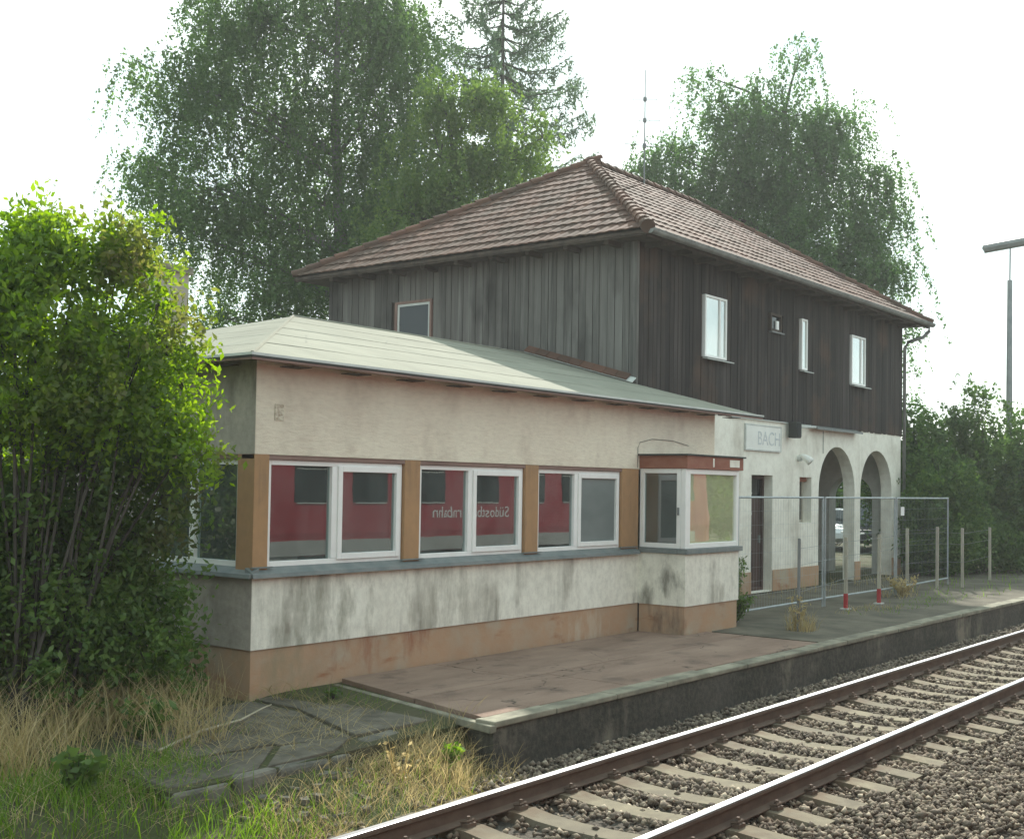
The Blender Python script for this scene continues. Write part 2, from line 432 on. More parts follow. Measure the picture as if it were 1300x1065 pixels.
class MB:
    def __init__(self):
        self.v, self.f = [], []
    def poly(self, pts):
        i = len(self.v); self.v += [tuple(p) for p in pts]; self.f.append(tuple(range(i, i + len(pts))))
        return self
    def box(self, x0, y0, z0, x1, y1, z1):
        if x0 > x1: x0, x1 = x1, x0
        if y0 > y1: y0, y1 = y1, y0
        if z0 > z1: z0, z1 = z1, z0
        return self.hexa([(x0, y0, z0), (x1, y0, z0), (x1, y1, z0), (x0, y1, z0), (x0, y0, z1), (x1, y0, z1), (x1, y1, z1), (x0, y1, z1)])
    def hexa(self, p):
        i = len(self.v); self.v += [tuple(q) for q in p]
        for f in ((3, 2, 1, 0), (4, 5, 6, 7), (0, 1, 5, 4), (1, 2, 6, 5), (2, 3, 7, 6), (3, 0, 4, 7)):
            self.f.append(tuple(i + k for k in f))
        return self
    def prism(self, poly, vec):
        """closed prism: planar polygon (3-D points) swept along vec"""
        n = len(poly); i = len(self.v); vec = Vector(vec)
        self.v += [tuple(p) for p in poly] + [tuple(Vector(p) + vec) for p in poly]
        self.f.append(tuple(i + k for k in reversed(range(n))))
        self.f.append(tuple(i + n + k for k in range(n)))
        for k in range(n):
            self.f.append((i + k, i + (k + 1) % n, i + n + (k + 1) % n, i + n + k))
        return self
    def tube(self, pts, rad, n=6, cap=True):
        pts = [Vector(p) for p in pts]
        if isinstance(rad, (int, float)): rad = [rad] * len(pts)
        base = len(self.v)
        for k, p in enumerate(pts):
            d = (pts[min(k + 1, len(pts) - 1)] - pts[max(k - 1, 0)])
            d = d.normalized() if d.length > 1e-9 else Vector((0, 0, 1))
            a = d.cross(Vector((0, 0, 1)) if abs(d.z) < .9 else Vector((1, 0, 0))).normalized()
            b = d.cross(a)
            for j in range(n):
                t = 2 * math.pi * j / n
                self.v.append(tuple(p + (a * math.cos(t) + b * math.sin(t)) * rad[k]))
        for k in range(len(pts) - 1):
            for j in range(n):
                self.f.append((base + k * n + j, base + k * n + (j + 1) % n, base + (k + 1) * n + (j + 1) % n, base + (k + 1) * n + j))
        if cap:
            self.f.append(tuple(base + j for j in reversed(range(n))))
            self.f.append(tuple(base + (len(pts) - 1) * n + j for j in range(n)))
        return self
    def ring(self, x0, z0, x1, z1, w, y0, y1):
        """rectangular frame in the XZ plane, bar width w"""
        self.box(x0, y0, z0, x0 + w, y1, z1); self.box(x1 - w, y0, z0, x1, y1, z1)
        self.box(x0 + w, y0, z0, x1 - w, y1, z0 + w); self.box(x0 + w, y0, z1 - w, x1 - w, y1, z1)
        return self
    def ringx(self, y0, z0, y1, z1, w, x0, x1):
        self.box(x0, y0, z0, x1, y0 + w, z1); self.box(x0, y1 - w, z0, x1, y1, z1)
        self.box(x0, y0 + w, z0, x1, y1 - w, z0 + w); self.box(x0, y0 + w, z1 - w, x1, y1 - w, z1)
        return self
    def build(self, name, mat, parent=None, smooth=False, bevel=0.0):
        og = root_org(parent)
        me = bpy.data.meshes.new(name)
        me.from_pydata([(v[0] - og.x, v[1] - og.y, v[2] - og.z) for v in self.v], [], self.f)
        me.materials.append(mat)
        if smooth:
            me.polygons.foreach_set('use_smooth', [True] * len(me.polygons))
        o = bpy.data.objects.new(name, me)
        COL.objects.link(o)
        if parent:
            o.parent = parent
            ORG[o.name] = og
        if bevel:
            b = o.modifiers.new('bevel', 'BEVEL'); b.width = bevel; b.segments = 2; b.limit_method = 'ANGLE'
        return o

def np_mesh(name, V, F, mat, parent=None, org=(0, 0, 0)):
    """V (n,3), F (m,k) arrays -> object"""
    V = np.asarray(V, np.float32) - np.asarray(org, np.float32)
    F = np.asarray(F, np.int32)
    me = bpy.data.meshes.new(name)
    me.vertices.add(len(V)); me.vertices.foreach_set('co', V.ravel())
    m, k = F.shape
    me.loops.add(m * k); me.loops.foreach_set('vertex_index', F.ravel())
    me.polygons.add(m); me.polygons.foreach_set('loop_start', np.arange(0, m * k, k, dtype=np.int32))
    me.update(calc_edges=True)
    me.materials.append(mat)
    o = bpy.data.objects.new(name, me)
    COL.objects.link(o)
    if parent: o.parent = parent; ORG[o.name] = Vector(org)
    return o

def thing(name, label, cat, loc=(0, 0, 0), group=None):
    o = bpy.data.objects.new(name, None)
    COL.objects.link(o)
    o.empty_display_size = .2
    o.location = loc
    ORG[o.name] = Vector(loc)
    o['label'] = label; o['category'] = cat
    if group: o['group'] = group
    return o
def tag(o, label, cat, group=None):
    o['label'] = label; o['category'] = cat
    if group: o['group'] = group
    return o
def structure(o, label=None):
    o['kind'] = 'structure'
    if label: o['label'] = label
    return o
def stuff(o, label=None, cat=None):
    o['kind'] = 'stuff'
    if label: o['label'] = label
    if cat: o['category'] = cat
    return o
def copy_tree(o, parent=None):
    c = o.copy(); COL.objects.link(c)
    if parent: c.parent = parent
    for ch in list(o.children): copy_tree(ch, c)
    return c
def text_obj(name, txt, size, mat, parent, loc, rot, depth=.004):
    cu = bpy.data.curves.new(name, 'FONT')
    cu.body = txt; cu.size = size; cu.extrude = depth; cu.align_x = 'LEFT'
    tmp = bpy.data.objects.new(name + '_tmp', cu)
    COL.objects.link(tmp)
    bpy.context.view_layer.update()
    dg = bpy.context.evaluated_depsgraph_get()
    me = bpy.data.meshes.new_from_object(tmp.evaluated_get(dg))
    bpy.data.objects.remove(tmp)
    me.materials.clear(); me.materials.append(mat)
    o = bpy.data.objects.new(name, me)
    COL.objects.link(o)
    o.parent = parent
    o.location = Vector(loc) - root_org(parent)
    o.rotation_euler = rot
    return o

# ------------------------------------------------------------------ ground
def smooth(a, b, x):
    t = np.clip((x - a) / (b - a), 0, 1)
    return t * t * (3 - 2 * t)
EDGE = -2.748
def ground_h(x, y):
    x = np.asarray(x, float); y = np.asarray(y, float)
    lo = -.50 + .05 * smooth(-3.0, -3.6, y) * 0
    left = 1 - smooth(-.4, .7, x)                       # left of the platform end the edge has crumbled to a bank
    y0 = -3.35 * left + -2.55 * (1 - left)
    y1 = -1.9 * left + -2.2 * (1 - left)
    t = smooth(0, 1, (y - y0) / (y1 - y0))
    h = lo + (-.05 - .095 * left * (1 - smooth(.6, 1.6, y)) - lo) * t
    far = smooth(14, 20, y)
    bump = .03 * np.sin(1.7 * x + .6) * np.cos(1.3 * y) + .02 * np.sin(4.1 * x + 2.0 * y)
    soft = smooth(-3.5, -2.9, y) * left
    return h + bump * soft * (1 - far)
gx = np.concatenate([[-150, -130, -80, -40, -20], np.arange(-12, 2.01, .25), np.arange(3, 40, 1.5), [50, 70, 110, 130, 150]])
gy = np.concatenate([[-150, -130, -60, -30, -18, -12, -9], np.arange(-7, 3.01, .2), np.arange(4, 20, 1.5), [25, 40, 70, 120, 135, 150]])
GX, GY = np.meshgrid(gx, gy, indexing='ij')
GZ = ground_h(GX, GY)
V = np.stack([GX, GY, GZ], -1).reshape(-1, 3)
nx, ny = len(gx), len(gy)
I = np.arange(nx * ny).reshape(nx, ny)
F = np.stack([I[:-1, :-1], I[1:, :-1], I[1:, 1:], I[:-1, 1:]], -1).reshape(-1, 4)
g = np_mesh('ground', V, F, M['ground']); structure(g)
g.data.polygons.foreach_set('use_smooth', [True] * len(g.data.polygons))

# trackbed sheet just above the ground
tb = MB()
tb.poly([(-60, -6.6, -.485), (-60, -6.0, -.482), (80, -6.0, -.482), (80, -6.6, -.485)][::-1])
tb.poly([(-60, -6.0, -.482), (-60, -3.0, -.482), (80, -3.0, -.482), (80, -6.0, -.482)][::-1])
tb.poly([(-60, -3.0, -.482), (-60, -2.72, -.490), (80, -2.72, -.490), (80, -3.0, -.482)][::-1])
tb.poly([(-60, -30, -.485), (-60, -6.6, -.485), (80, -6.6, -.485), (80, -30, -.485)][::-1])
structure(tb.build('trackbed', M['trackbed']))

# ballast stones: real geometry, denser near the lens
def stones(n, xr, yr, s0, s1):
    x = rng.uniform(*xr, n); y = rng.uniform(*yr, n)
    ph = np.abs((x - 1.55 + .3275) % .655 - .3275)
    keep = (ph > .105) | (y > -3.08) | (y < -5.76) | (rng.uniform(0, 1, n) < .03)
    x, y, ph = x[keep], y[keep], ph[keep]; n = len(x)
    s = rng.uniform(s0, s1, n)
    crib = (y < -3.15) & (y > -5.7)
    z = np.where(y > -3.0, -.475 + .02 * (y < -2.85), np.where(crib, np.where(ph < .2, -.462, -.448), -.448)) + s * .15 + .014 * rng.standard_normal(n)
    oc = np.array([(1, 0, 0), (-1, 0, 0), (0, 1, 0), (0, -1, 0), (0, 0, 1), (0, 0, -1), (.7, .7, .5), (-.7, -.6, .5)])[:6]
    fc = np.array([(0, 2, 4), (2, 1, 4), (1, 3, 4), (3, 0, 4), (2, 0, 5), (1, 2, 5), (3, 1, 5), (0, 3, 5)])
    p = oc[None] * rng.uniform(.6, 1.15, (n, 6, 3)) + rng.uniform(-.25, .25, (n, 6, 3))
    p = p * (s[:, None, None] * .5 * np.array([1.1, 1.1, .85]))
    a = rng.uniform(0, 2 * np.pi, n); ca, sa = np.cos(a)[:, None], np.sin(a)[:, None]
    tl = rng.uniform(-.7, .7, n)[:, None]
    px = p[..., 0] * ca - p[..., 1] * sa; py = p[..., 0] * sa + p[..., 1] * ca
    pz = p[..., 2] + tl * px * .6
    P = np.stack([px + x[:, None], py + y[:, None], pz + z[:, None]], -1).reshape(-1, 3)
    FF = (fc[None] + 6 * np.arange(n)[:, None, None]).reshape(-1, 3)
    return P, FF
VV, FF, off = [], [], 0
for n, xr, yr, s0, s1 in ((9000, (-6, 4), (-7.2, -2.8), .035, .07), (21000, (0, 9), (-6.8, -2.8), .022, .085), (15000, (9, 18), (-6.8, -2.8), .04, .08), (9000, (18, 32), (-6.8, -2.8), .05, .10)):
    P, Q = stones(n, xr, yr, s0, s1); VV.append(P); FF.append(Q + off); off += len(P)
stuff(np_mesh('ballast_stones', np.concatenate(VV), np.concatenate(FF), M['stone']), 'grey and tan crushed ballast stones around the sleepers', 'ballast')

# ------------------------------------------------------------------ track
trk = thing('railway_track', 'single railway track with shiny rails on concrete sleepers beside the platform', 'railway track', (0, -4.42, -.4))
def rail(y):
    prof = [(-.036, -.239), (.036, -.239), (.036, -.275), (.010, -.286), (.009, -.370), (.070, -.384), (.070, -.397), (-.070, -.397), (-.070, -.384), (-.009, -.370), (-.010, -.286), (-.036, -.275)]
    b = MB()
    b.prism([(-45, y + p[0], p[1]) for p in prof][::-1], (105, 0, 0))
    o = b.build('rail', M['rust'], trk, bevel=.004)
    h = MB()
    h.prism([(-45, y + p[0], p[1]) for p in ((-.034, -.2385), (-.026, -.2345), (.026, -.2345), (.034, -.2385), (.0365, -.250), (-.0365, -.250))], (105, 0, 0))
    h.build('running_surface', M['polish'], o)
RY1, RY2 = -3.668, -5.185
rail(RY1); rail(RY2)
sl = MB()
prof = [(-1.30, -.430), (-1.05, -.412), (-.90, -.400), (-.60, -.400), (-.42, -.425), (-.15, -.438), (.15, -.438), (.42, -.425), (.60, -.400), (.90, -.400), (1.05, -.412), (1.30, -.430)]
for (ya, za), (yb, zb) in zip(prof[:-1], prof[1:]):
    sl.hexa([(-.15, -4.42 + ya, -.60), (.15, -4.42 + ya, -.60), (.15, -4.42 + yb, -.60), (-.15, -4.42 + yb, -.60), (-.115, -4.42 + ya, za), (.115, -4.42 + ya, za), (.115, -4.42 + yb, zb), (-.115, -4.42 + yb, zb)])
# weld: one outer skin
s0 = sl.build('sleeper', M['sleeper'], trk)
clips = []
for yy in (RY1, RY2):
    for sg in (-1, 1):
        c = MB()
        c.box(-.05, yy + sg * .075, -.402, .05, yy + sg * .135, -.372)
        c.tube([(-.04, yy + sg * .06, -.365), (-.04, yy + sg * .12, -.352), (.04, yy + sg * .12, -.352), (.04, yy + sg * .06, -.365)], .010, 5)
        c.tube([(0, yy + sg * .10, -.372), (0, yy + sg * .10, -.325)], .014, 6)
        clips.append(c.build('rail_clip', M['rust'], s0))
xs = [1.55 + .655 * k for k in range(-7, 44)]
s0.location.x = xs[0]
for x in xs[1:]:
    s = s0.copy(); COL.objects.link(s); s.location.x = x + random.uniform(-.02, .02)
    for c in clips:
        d = c.copy(); COL.objects.link(d); d.parent = s

# ------------------------------------------------------------------ platform
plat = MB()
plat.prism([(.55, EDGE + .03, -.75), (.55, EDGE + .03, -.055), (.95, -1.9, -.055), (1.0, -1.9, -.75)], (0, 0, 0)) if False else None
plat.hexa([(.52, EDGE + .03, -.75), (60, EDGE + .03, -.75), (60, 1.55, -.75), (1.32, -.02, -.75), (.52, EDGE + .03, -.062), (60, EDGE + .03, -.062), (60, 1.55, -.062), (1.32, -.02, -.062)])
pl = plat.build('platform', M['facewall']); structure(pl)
top = MB()
top.poly([(8.1, EDGE + .25, -.015), (60, EDGE + .25, -.015), (60, 1.68, -.015), (9.6, 1.68, -.015), (9.6, -.0, -.015), (8.1, -.78, -.015)])
top.prism([(8.1, EDGE + .25, -.058), (60, EDGE + .25, -.058), (60, 1.68, -.058), (9.6, 1.68, -.058), (9.6, 0, -.058), (8.1, -.78, -.058)], (0, 0, .04))
top.build('worn_platform_surface', M['dirt_platform'], pl)
# tarmac slabs with open joints, left end runs aslant
def left_x(y): return 1.24 + (y - 0.0) * (1.24 - .52) / 2.79
def slab(x0, x1, y0, y1, z, aslant=False, mat='tar', th=.055, name='paving_slab'):
    g = .009
    a0 = left_x(y0) if aslant else x0; a1 = left_x(y1) if aslant else x0
    b = MB()
    lean = random.uniform(-.003, .003)
    b.hexa([(a0 + g, y0 + g, z - th), (x1 - g, y0 + g, z - th), (x1 - g, y1 - g, z - th), (a1 + g, y1 - g, z - th), (a0 + g, y0 + g, z + lean), (x1 - g, y0 + g, z - lean), (x1 - g, y1 - g, z - lean), (a1 + g, y1 - g, z + lean)])
    return b.build(name, M[mat], pl, bevel=.005)
xsA = [1.0, 3.05, 5.3, 7.9]
for k in range(3):
    slab(xsA[k], xsA[k + 1], -2.55, -1.42, 0, k == 0)
xsB = [1.0, 2.7, 5.0, 7.27]
for k in range(3):
    slab(xsB[k], xsB[k + 1], -1.42, -.02, 0, k == 0)
slab(7.27, 7.9, -1.42, -.785, 0)
# kerb stones
x = .50
while x < 46:
    w = random.choice((.95, 1.0, 1.05, 1.0))
    b = MB(); g = .006; dz = random.uniform(-.006, .006)
    b.box(x + g, EDGE + random.uniform(-.008, .008), -.060, x + w - g, EDGE + .235, -.004 + dz if x < 7.8 else -.002 + dz)
    b.build('kerb_stone', M['kerb'], pl, bevel=.012)
    x += w
# aslant end kerb
b = MB(); b.hexa([(.44, EDGE, -.10), (.53, EDGE, -.10), (1.19, -.03, -.12), (1.10, -.03, -.12), (.44, EDGE, -.03), (.53, EDGE, -.03), (1.19, -.03, -.05), (1.10, -.03, -.05)])
b.build('end_kerb', M['kerb'], pl, bevel=.01)

# old sunken concrete slabs left of the tarmac
old = MB(); old.hexa([(-2.6, -2.30, -.5), (1.05, -2.10, -.5), (1.10, .0, -.5), (-2.6, 0, -.5), (-2.6, -2.30, -.115), (.62, -2.28, -.098), (1.10, .0, -.088), (-2.6, 0, -.098)])
op = old.build('old_platform', M['ground']); structure(op)
def oldslab(p, z, tilt=(0, 0), th=.07, mat='oldslab'):
    c = (sum(q[0] for q in p) / len(p), sum(q[1] for q in p) / len(p))
    b = MB()
    P = [(q[0], q[1], z + (q[0] - c[0]) * tilt[0] + (q[1] - c[1]) * tilt[1]) for q in p]
    b.prism([(q[0], q[1], q[2] - th) for q in P], (0, 0, th))
    return b.build('concrete_slab', M[mat], op, bevel=.008)
oldslab([(.03, -.72), (.98, -.98), (1.19, -.03), (.05, -.03)], -.070, (.0, .008))
oldslab([(-.44, -1.95), (.68, -2.04), (.96, -.99), (.0, -.74)], -.066, (.006, .006))
oldslab([(-1.12, -1.72), (-.47, -1.94), (-.02, -.75), (-.0, -.05), (-.9, -.05)], -.085, (-.01, .012))
oldslab([(-1.95, -1.55), (-1.14, -1.69), (-.94, -.40), (-1.8, -.2)], -.085, (.02, .0))
oldslab([(-2.55, -2.20), (-1.75, -2.22), (-1.18, -1.74), (-2.5, -1.58)], -.095, (.01, .02))
oldslab([(-1.68, -2.24), (-.98, -2.25), (-.50, -1.96), (-1.12, -1.76)], -.085, (.02, -.03))
# crumbling edge stones along the old slabs
edgepts = [(-2.6, -2.36), (-2.05, -2.36), (-1.62, -2.34), (-1.05, -2.34), (-.52, -2.20), (.02, -2.14), (.50, -2.16)]
for (a, b_) in zip(edgepts[:-1], edgepts[1:]):
    ang = math.atan2(b_[1] - a[1], b_[0] - a[0]); Lk = math.hypot(b_[0] - a[0], b_[1] - a[1])
    n = (-math.sin(ang), math.cos(ang)); dz = random.uniform(-.05, .0)
    m = MB()
    w = .15
    P = [(a[0], a[1]), (b_[0] - .03, b_[1]), (b_[0] - .04 + n[0] * w, b_[1] + n[1] * w), (a[0] + n[0] * w, a[1] + n[1] * w)]
    m.hexa([(p[0], p[1], -.26 + dz) for p in P] + [(p[0] + random.uniform(-.02, .02), p[1] + random.uniform(-.03, .03), -.085 + dz + random.uniform(-.02, .02)) for p in P])
    m.build('broken_kerb_stone', M['oldkerb'], op, bevel=.03)
rb = MB()
for k in range(90):
    x = random.uniform(-2.2, .6); y = -2.42 - abs(random.gauss(0, .25)); s = random.uniform(.015, .05)
    z = float(ground_h(x, y)) + s * .2
    a = random.uniform(0, 6.28); ca, sa = math.cos(a) * s, math.sin(a) * s
    q = [(x + ca * i * random.uniform(.7, 1.1) - sa * j * .7, y + sa * i + ca * j * random.uniform(.5, .8), z + kz * s * random.uniform(.35, .6)) for kz in (-1, 1) for i, j in ((-1, -1), (1, -1), (1, 1), (-1, 1))]
    rb.hexa(q)
stuff(rb.build('rubble', M['oldkerb']), 'broken concrete rubble lying below the crumbled platform edge', 'rubble')

# ------------------------------------------------------------------ annex (low signal building)
AX = 9.564
ann = thing('annex_building', 'low cream plastered station annex with a flat hipped felt roof and a corner bay', 'building', (0, 0, 0))
T = .28
w = MB()
w.box(.004, 0, 2.384, AX, T, 3.42); w.box(AX - T, T, 0, AX, 8.34, 3.42); w.box(T, 8.34 - T, 0, AX - T, 8.34, 3.42)
w.build('upper_wall', M['plaster_up'], ann)
w = MB()
w.box(.004, 0, .412, 7.282, T, 1.16)
w.box(8.94, 0, .0, AX, T, 2.384)
w.build('lower_wall', M['plaster_low'], ann)
w = MB()
w.box(.018, .018, -.3, 7.29, T, .412); w.box(.018, T, -.3, T, 8.34, .412)
w.build('plinth', M['plinth'], ann)
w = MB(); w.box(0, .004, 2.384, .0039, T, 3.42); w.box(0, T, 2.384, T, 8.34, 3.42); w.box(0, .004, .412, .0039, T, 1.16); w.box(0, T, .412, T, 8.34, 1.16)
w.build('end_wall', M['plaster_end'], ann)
w = MB(); w.box(T, T, -.02, AX - T, 8.05, .25); w.build('floor', M['floor'], ann)
w = MB(); w.box(T, T, 3.05, AX - T, 8.05, 3.1); w.build('ceiling', M['interior'], ann)
w = MB(); w.box(T + .01, 3.6, .25, AX - T - .01, 3.7, 3.05); w.build('inner_wall', M['interior'], ann)
for x0, x1 in ((.0, .195), (2.215, 2.475), (4.50, 4.785), (6.81, 7.262)):
    w = MB()
    w.box(x0, .004 if x0 else 0.0, 1.16, x1, .25, 2.384)
    if x0 == 0: w.box(0, .25, 1.16, .22, .262, 2.384)
    w.build('pillar', M['pillar'], ann, bevel=.01)
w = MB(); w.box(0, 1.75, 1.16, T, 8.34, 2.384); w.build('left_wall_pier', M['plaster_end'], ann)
# sills
def sill(x0, x1, z=1.165):
    m = MB()
    m.prism([(x0, .05, z + .075), (x0, -.075, z + .012), (x0, -.082, z - .028), (x0, -.070, z - .028), (x0, .05, z + .03)], (x1 - x0, 0, 0))
    return m.build('window_sill', M['sill_metal'], ann)
sill(-.05, 7.20)
m = MB(); m.prism([(.05, -.05, 1.24), (-.075, -.05, 1.177), (-.082, -.05, 1.137), (-.070, -.05, 1.137), (.05, -.05, 1.195)][::-1], (0, 1.75, 0)); m.build('window_sill', M['sill_metal'], ann)
for x0, x1 in ((-.02, .25), (2.16, 2.53), (4.45, 4.84), (6.76, 7.2)):
    m = MB(); m.box(x0, -.03, 1.232, x1, .0, 1.246); m.build('sill_flange', M['sill_metal'], ann)

def annex_window(x0, x1, split, bias=None):
    """white two-light window; fixed light left, opening sash right"""
    z0, z1 = 1.235, 2.335
    y0, y1 = .045, .125
    m = MB()
    fw_ = .055
    m.ring(x0, z0, x1, z1, fw_, y0, y1)
    m.box(split - .05, y0 - .003, z0 + fw_, split + .03, y1, z1 - fw_)
    f = m.build('window', M['pvc'], ann, bevel=.006)
    p = MB(); p.box(x0 + fw_ - .004, .085, z0 + fw_ - .004, split - .046, .097, z1 - fw_ + .004)
    p.build('pane', M['glass'], f)
    s = MB()
    sx0, sx1, sz0, sz1 = split + .028, x1 - fw_ + .012, z0 + fw_ - .012, z1 - fw_ + .012
    s.ring(sx0, sz0, sx1, sz1, .065, .022, .105)
    s.build('sash', M['pvc'], f, bevel=.006)
    p = MB(); p.box(sx0 + .061, .062, sz0 + .061, sx1 - .061, .074, sz1 - .061)
    p.build('pane', M['glass'], f)
    return f, (sx0 + .06, sx1 - .06, sz0 + .06, sz1 - .06)
annex_window(.205, 2.205, 1.16)
annex_window(2.485, 4.49, 3.44)
f3, s3 = annex_window(4.795, 6.80, 5.71)
b = MB(); b.box(s3[0] + .002, .0585, s3[2] + .002, s3[1] - .002, .0612, s3[3] - .002); b.build('frosted_film', M['frost'], f3)
# left wall window
m = MB(); m.ringx(.262, 1.235, 1.75, 2.335, .055, .045, .125); m.box(.045, 1.0, 1.29, .125, 1.09, 2.28)
f = m.build('window', M['pvc'], ann)
p = MB(); p.box(.085, .313, 1.286, .097, 1.002, 2.284); p.box(.085, 1.088, 1.286, .097, 1.699, 2.284); p.build('pane', M['glass'], f)
# dark joint strips above the windows
m = MB(); m.box(.0, .012, 2.338, 7.28, .2, 2.382); m.box(.012, .0125+.19, 2.338, .2, 1.75, 2.382); m.build('lintel_strip', M['soffit'], ann)

# bay
BX0, BX1, BY = 7.282, 8.925, -.785
bay = MB()
bay.box(BX0, BY, .405, BX1, 0, 1.155)
bw = bay.build('bay_wall', M['plaster_low'], ann)
m = MB(); m.box(BX0 + .018, BY + .018, -.3, BX1 - .018, .0, .404); m.build('bay_plinth', M['plinth'], ann)
m = MB()
m.box(BX0 - .03, BY - .045, 1.158, BX1 + .05, BY + .12, 1.232); m.box(BX0 - .03, BY + .12, 1.158, BX0 + .12, -.002, 1.232); m.box(BX1 - .12, BY + .12, 1.158, BX1 + .05, -.002, 1.232)
m.build('bay_sill', M['sill_metal'], ann, bevel=.006)
m = MB()
m.box(BX0 - .02, BY - .03, 2.396, BX1 + .075, -.002, 2.585)
hb = m.build('bay_header', M['redboard'], ann, bevel=.006)
m = MB(); m.prism([(BX0 - .06, BY - .06, 2.586), (BX1 + .11, BY - .06, 2.586), (BX1 + .11, -.003, 2.586), (BX0 - .06, -.003, 2.586)], (0, 0, .022)); m.build('bay_roof', M['dark_edge'], ann)
m = MB(); m.box(8.55, BY - .036, 2.44, 8.86, BY - .0305, 2.55); m.build('peeled_patch', M['plaster_house'], hb)
m = MB(); m.box(8.02, BY - .036, 2.43, 8.06, BY - .0305, 2.56); m.build('peeled_patch', M['plaster_house'], hb)
zb0, zb1 = 1.234, 2.394
m = MB(); m.ring(BX0 + .0, zb0, BX1, zb1, .075, BY + .005, BY + .085)
m.box(BX0 + .075, BY + .005, zb0 + .075, BX0 + .14, BY + .085, zb1 - .075)
m.box(BX1 - .30, BY + .005, zb0 + .075, BX1 - .075, BY + .085, zb1 - .075) if False else None
fb = m.build('bay_window', M['pvc'], ann, bevel=.006)
p = MB(); p.box(BX0 + .136, BY + .040, zb0 + .071, BX1 - .071, BY + .052, zb1 - .071); p.build('pane', M['glass_clear'], fb)
p = MB(); p.box(BX0 + .14, BY + .058, zb0 + .076, BX1 - .078, BY + .062, zb1 - .076); p.build('blind', M['blindcream'], fb)
for xx, nm in ((BX0, 'bay_window'), (BX1 - .08, 'bay_window')):
    m = MB(); m.ringx(BY + .088, zb0, -.004, zb1, .07, xx + .002, xx + .078)
    f = m.build(nm, M['pvc'], ann, bevel=.006)
    p = MB(); p.box(xx + .034, BY + .154, zb0 + .066, xx + .046, -.070, zb1 - .066); p.build('pane', M['glass'], f)
    p = MB(); p.box(xx + .004, BY + .11, 1.72, xx - .02, BY + .135, 1.83); p.build('handle', M['steel'], f)

# roof: felt strips on four hips
ze, zr_, o_ = 3.347, 4.558, .342
def annex_roof():
    r = MB()
    A = (-o_, -o_, ze); Bc = (10.59, -o_, ze); P1 = (4.0, 4.0, zr_ - .004); P2 = (9.756, 4.0, zr_ - .004)
    D = (-o_, 8.34, ze); E = (9.756, 8.34, ze)
    lo = lambda p: (p[0], p[1], p[2] - .012)
    Hc = (9.756, 1.68, ze + .279 * (1.68 + o_))
    top = [A, Bc, Hc, P2, P1, D, E]
    r.v = [lo(p) for p in top] + [(p[0], p[1], p[2] - .06) for p in top]
    r.f = [(0, 1, 2, 3, 4), (0, 4, 5), (4, 3, 6, 5), (4 + 7, 3 + 7, 2 + 7, 1 + 7, 0 + 7), (5 + 7, 4 + 7, 0 + 7), (5 + 7, 6 + 7, 3 + 7, 4 + 7)]
    for a, b in ((0, 1), (1, 2), (2, 3), (3, 6), (6, 5), (5, 0)):
        r.f.append((a, a + 7, b + 7, b))
    return r.build('roof', M['soffit'], ann)
roof = annex_roof()
sl_ = (zr_ - ze) / (4.0 + o_)
rows = 5
cuts = [0, .88, 1.80, 2.55, 3.5, 4.0 + o_]
for k in range(rows):
    a = cuts[k]; b_ = cuts[k + 1] + (.05 if k < rows - 1 else 0)
    h0, h1 = .005, .003
    # front slope
    m = MB()
    xr = lambda t: 10.59 - (10.59 - 9.756) * min(1, t / (1.68 + o_)) if t < 1.68 + o_ else 9.756
    nx_ = 14
    pts = []
    for i in range(nx_ + 1):
        xx = -o_ + a + (xr(a) + o_ - a) * i / nx_
        wob = 0 if (k == 0 or i in (0, nx_)) else .022 * math.sin(i * 1.3 + 2 * k) + random.uniform(-.018, .018)
        pts.append((xx, -o_ + a + wob))
    low = len(pts)
    if a < 1.68 + o_ < b_: pts.append((9.756, 1.68))
    pts += [(xr(b_), -o_ + b_), (-o_ + b_, -o_ + b_)]
    P = []
    for (x_, y_) in pts:
        t = y_ + o_; hh = h0 + (random.uniform(0, .006) if k else 0) if len(P) < low else h1
        P.append((x_, y_, ze + sl_ * t + hh))
    n = len(P)
    m.v = P + [(p[0], p[1], p[2] - .012) for p in P]
    m.f = [tuple(range(n)), tuple(reversed(range(n, 2 * n)))] + [(i, i + n, (i + 1) % n + n, (i + 1) % n) for i in range(n)]
    m.build('felt_strip', M['felt'], roof)
    # left slope
    m = MB()
    P = [(-o_ + a, 8.34 - 0 * a - a, ze + sl_ * a + h0), (-o_ + a, -o_ + a, ze + sl_ * a + h0), (-o_ + b_, -o_ + b_, ze + sl_ * b_ + h1), (-o_ + b_, 8.34 - b_, ze + sl_ * b_ + h1)]
    n = 4
    m.v = P + [(p[0], p[1], p[2] - .012) for p in P]
    m.f = [tuple(range(n)), tuple(reversed(range(n, 2 * n)))] + [(i, i + n, (i + 1) % n + n, (i + 1) % n) for i in range(n)]
    m.build('felt_strip', M['felt'], roof)
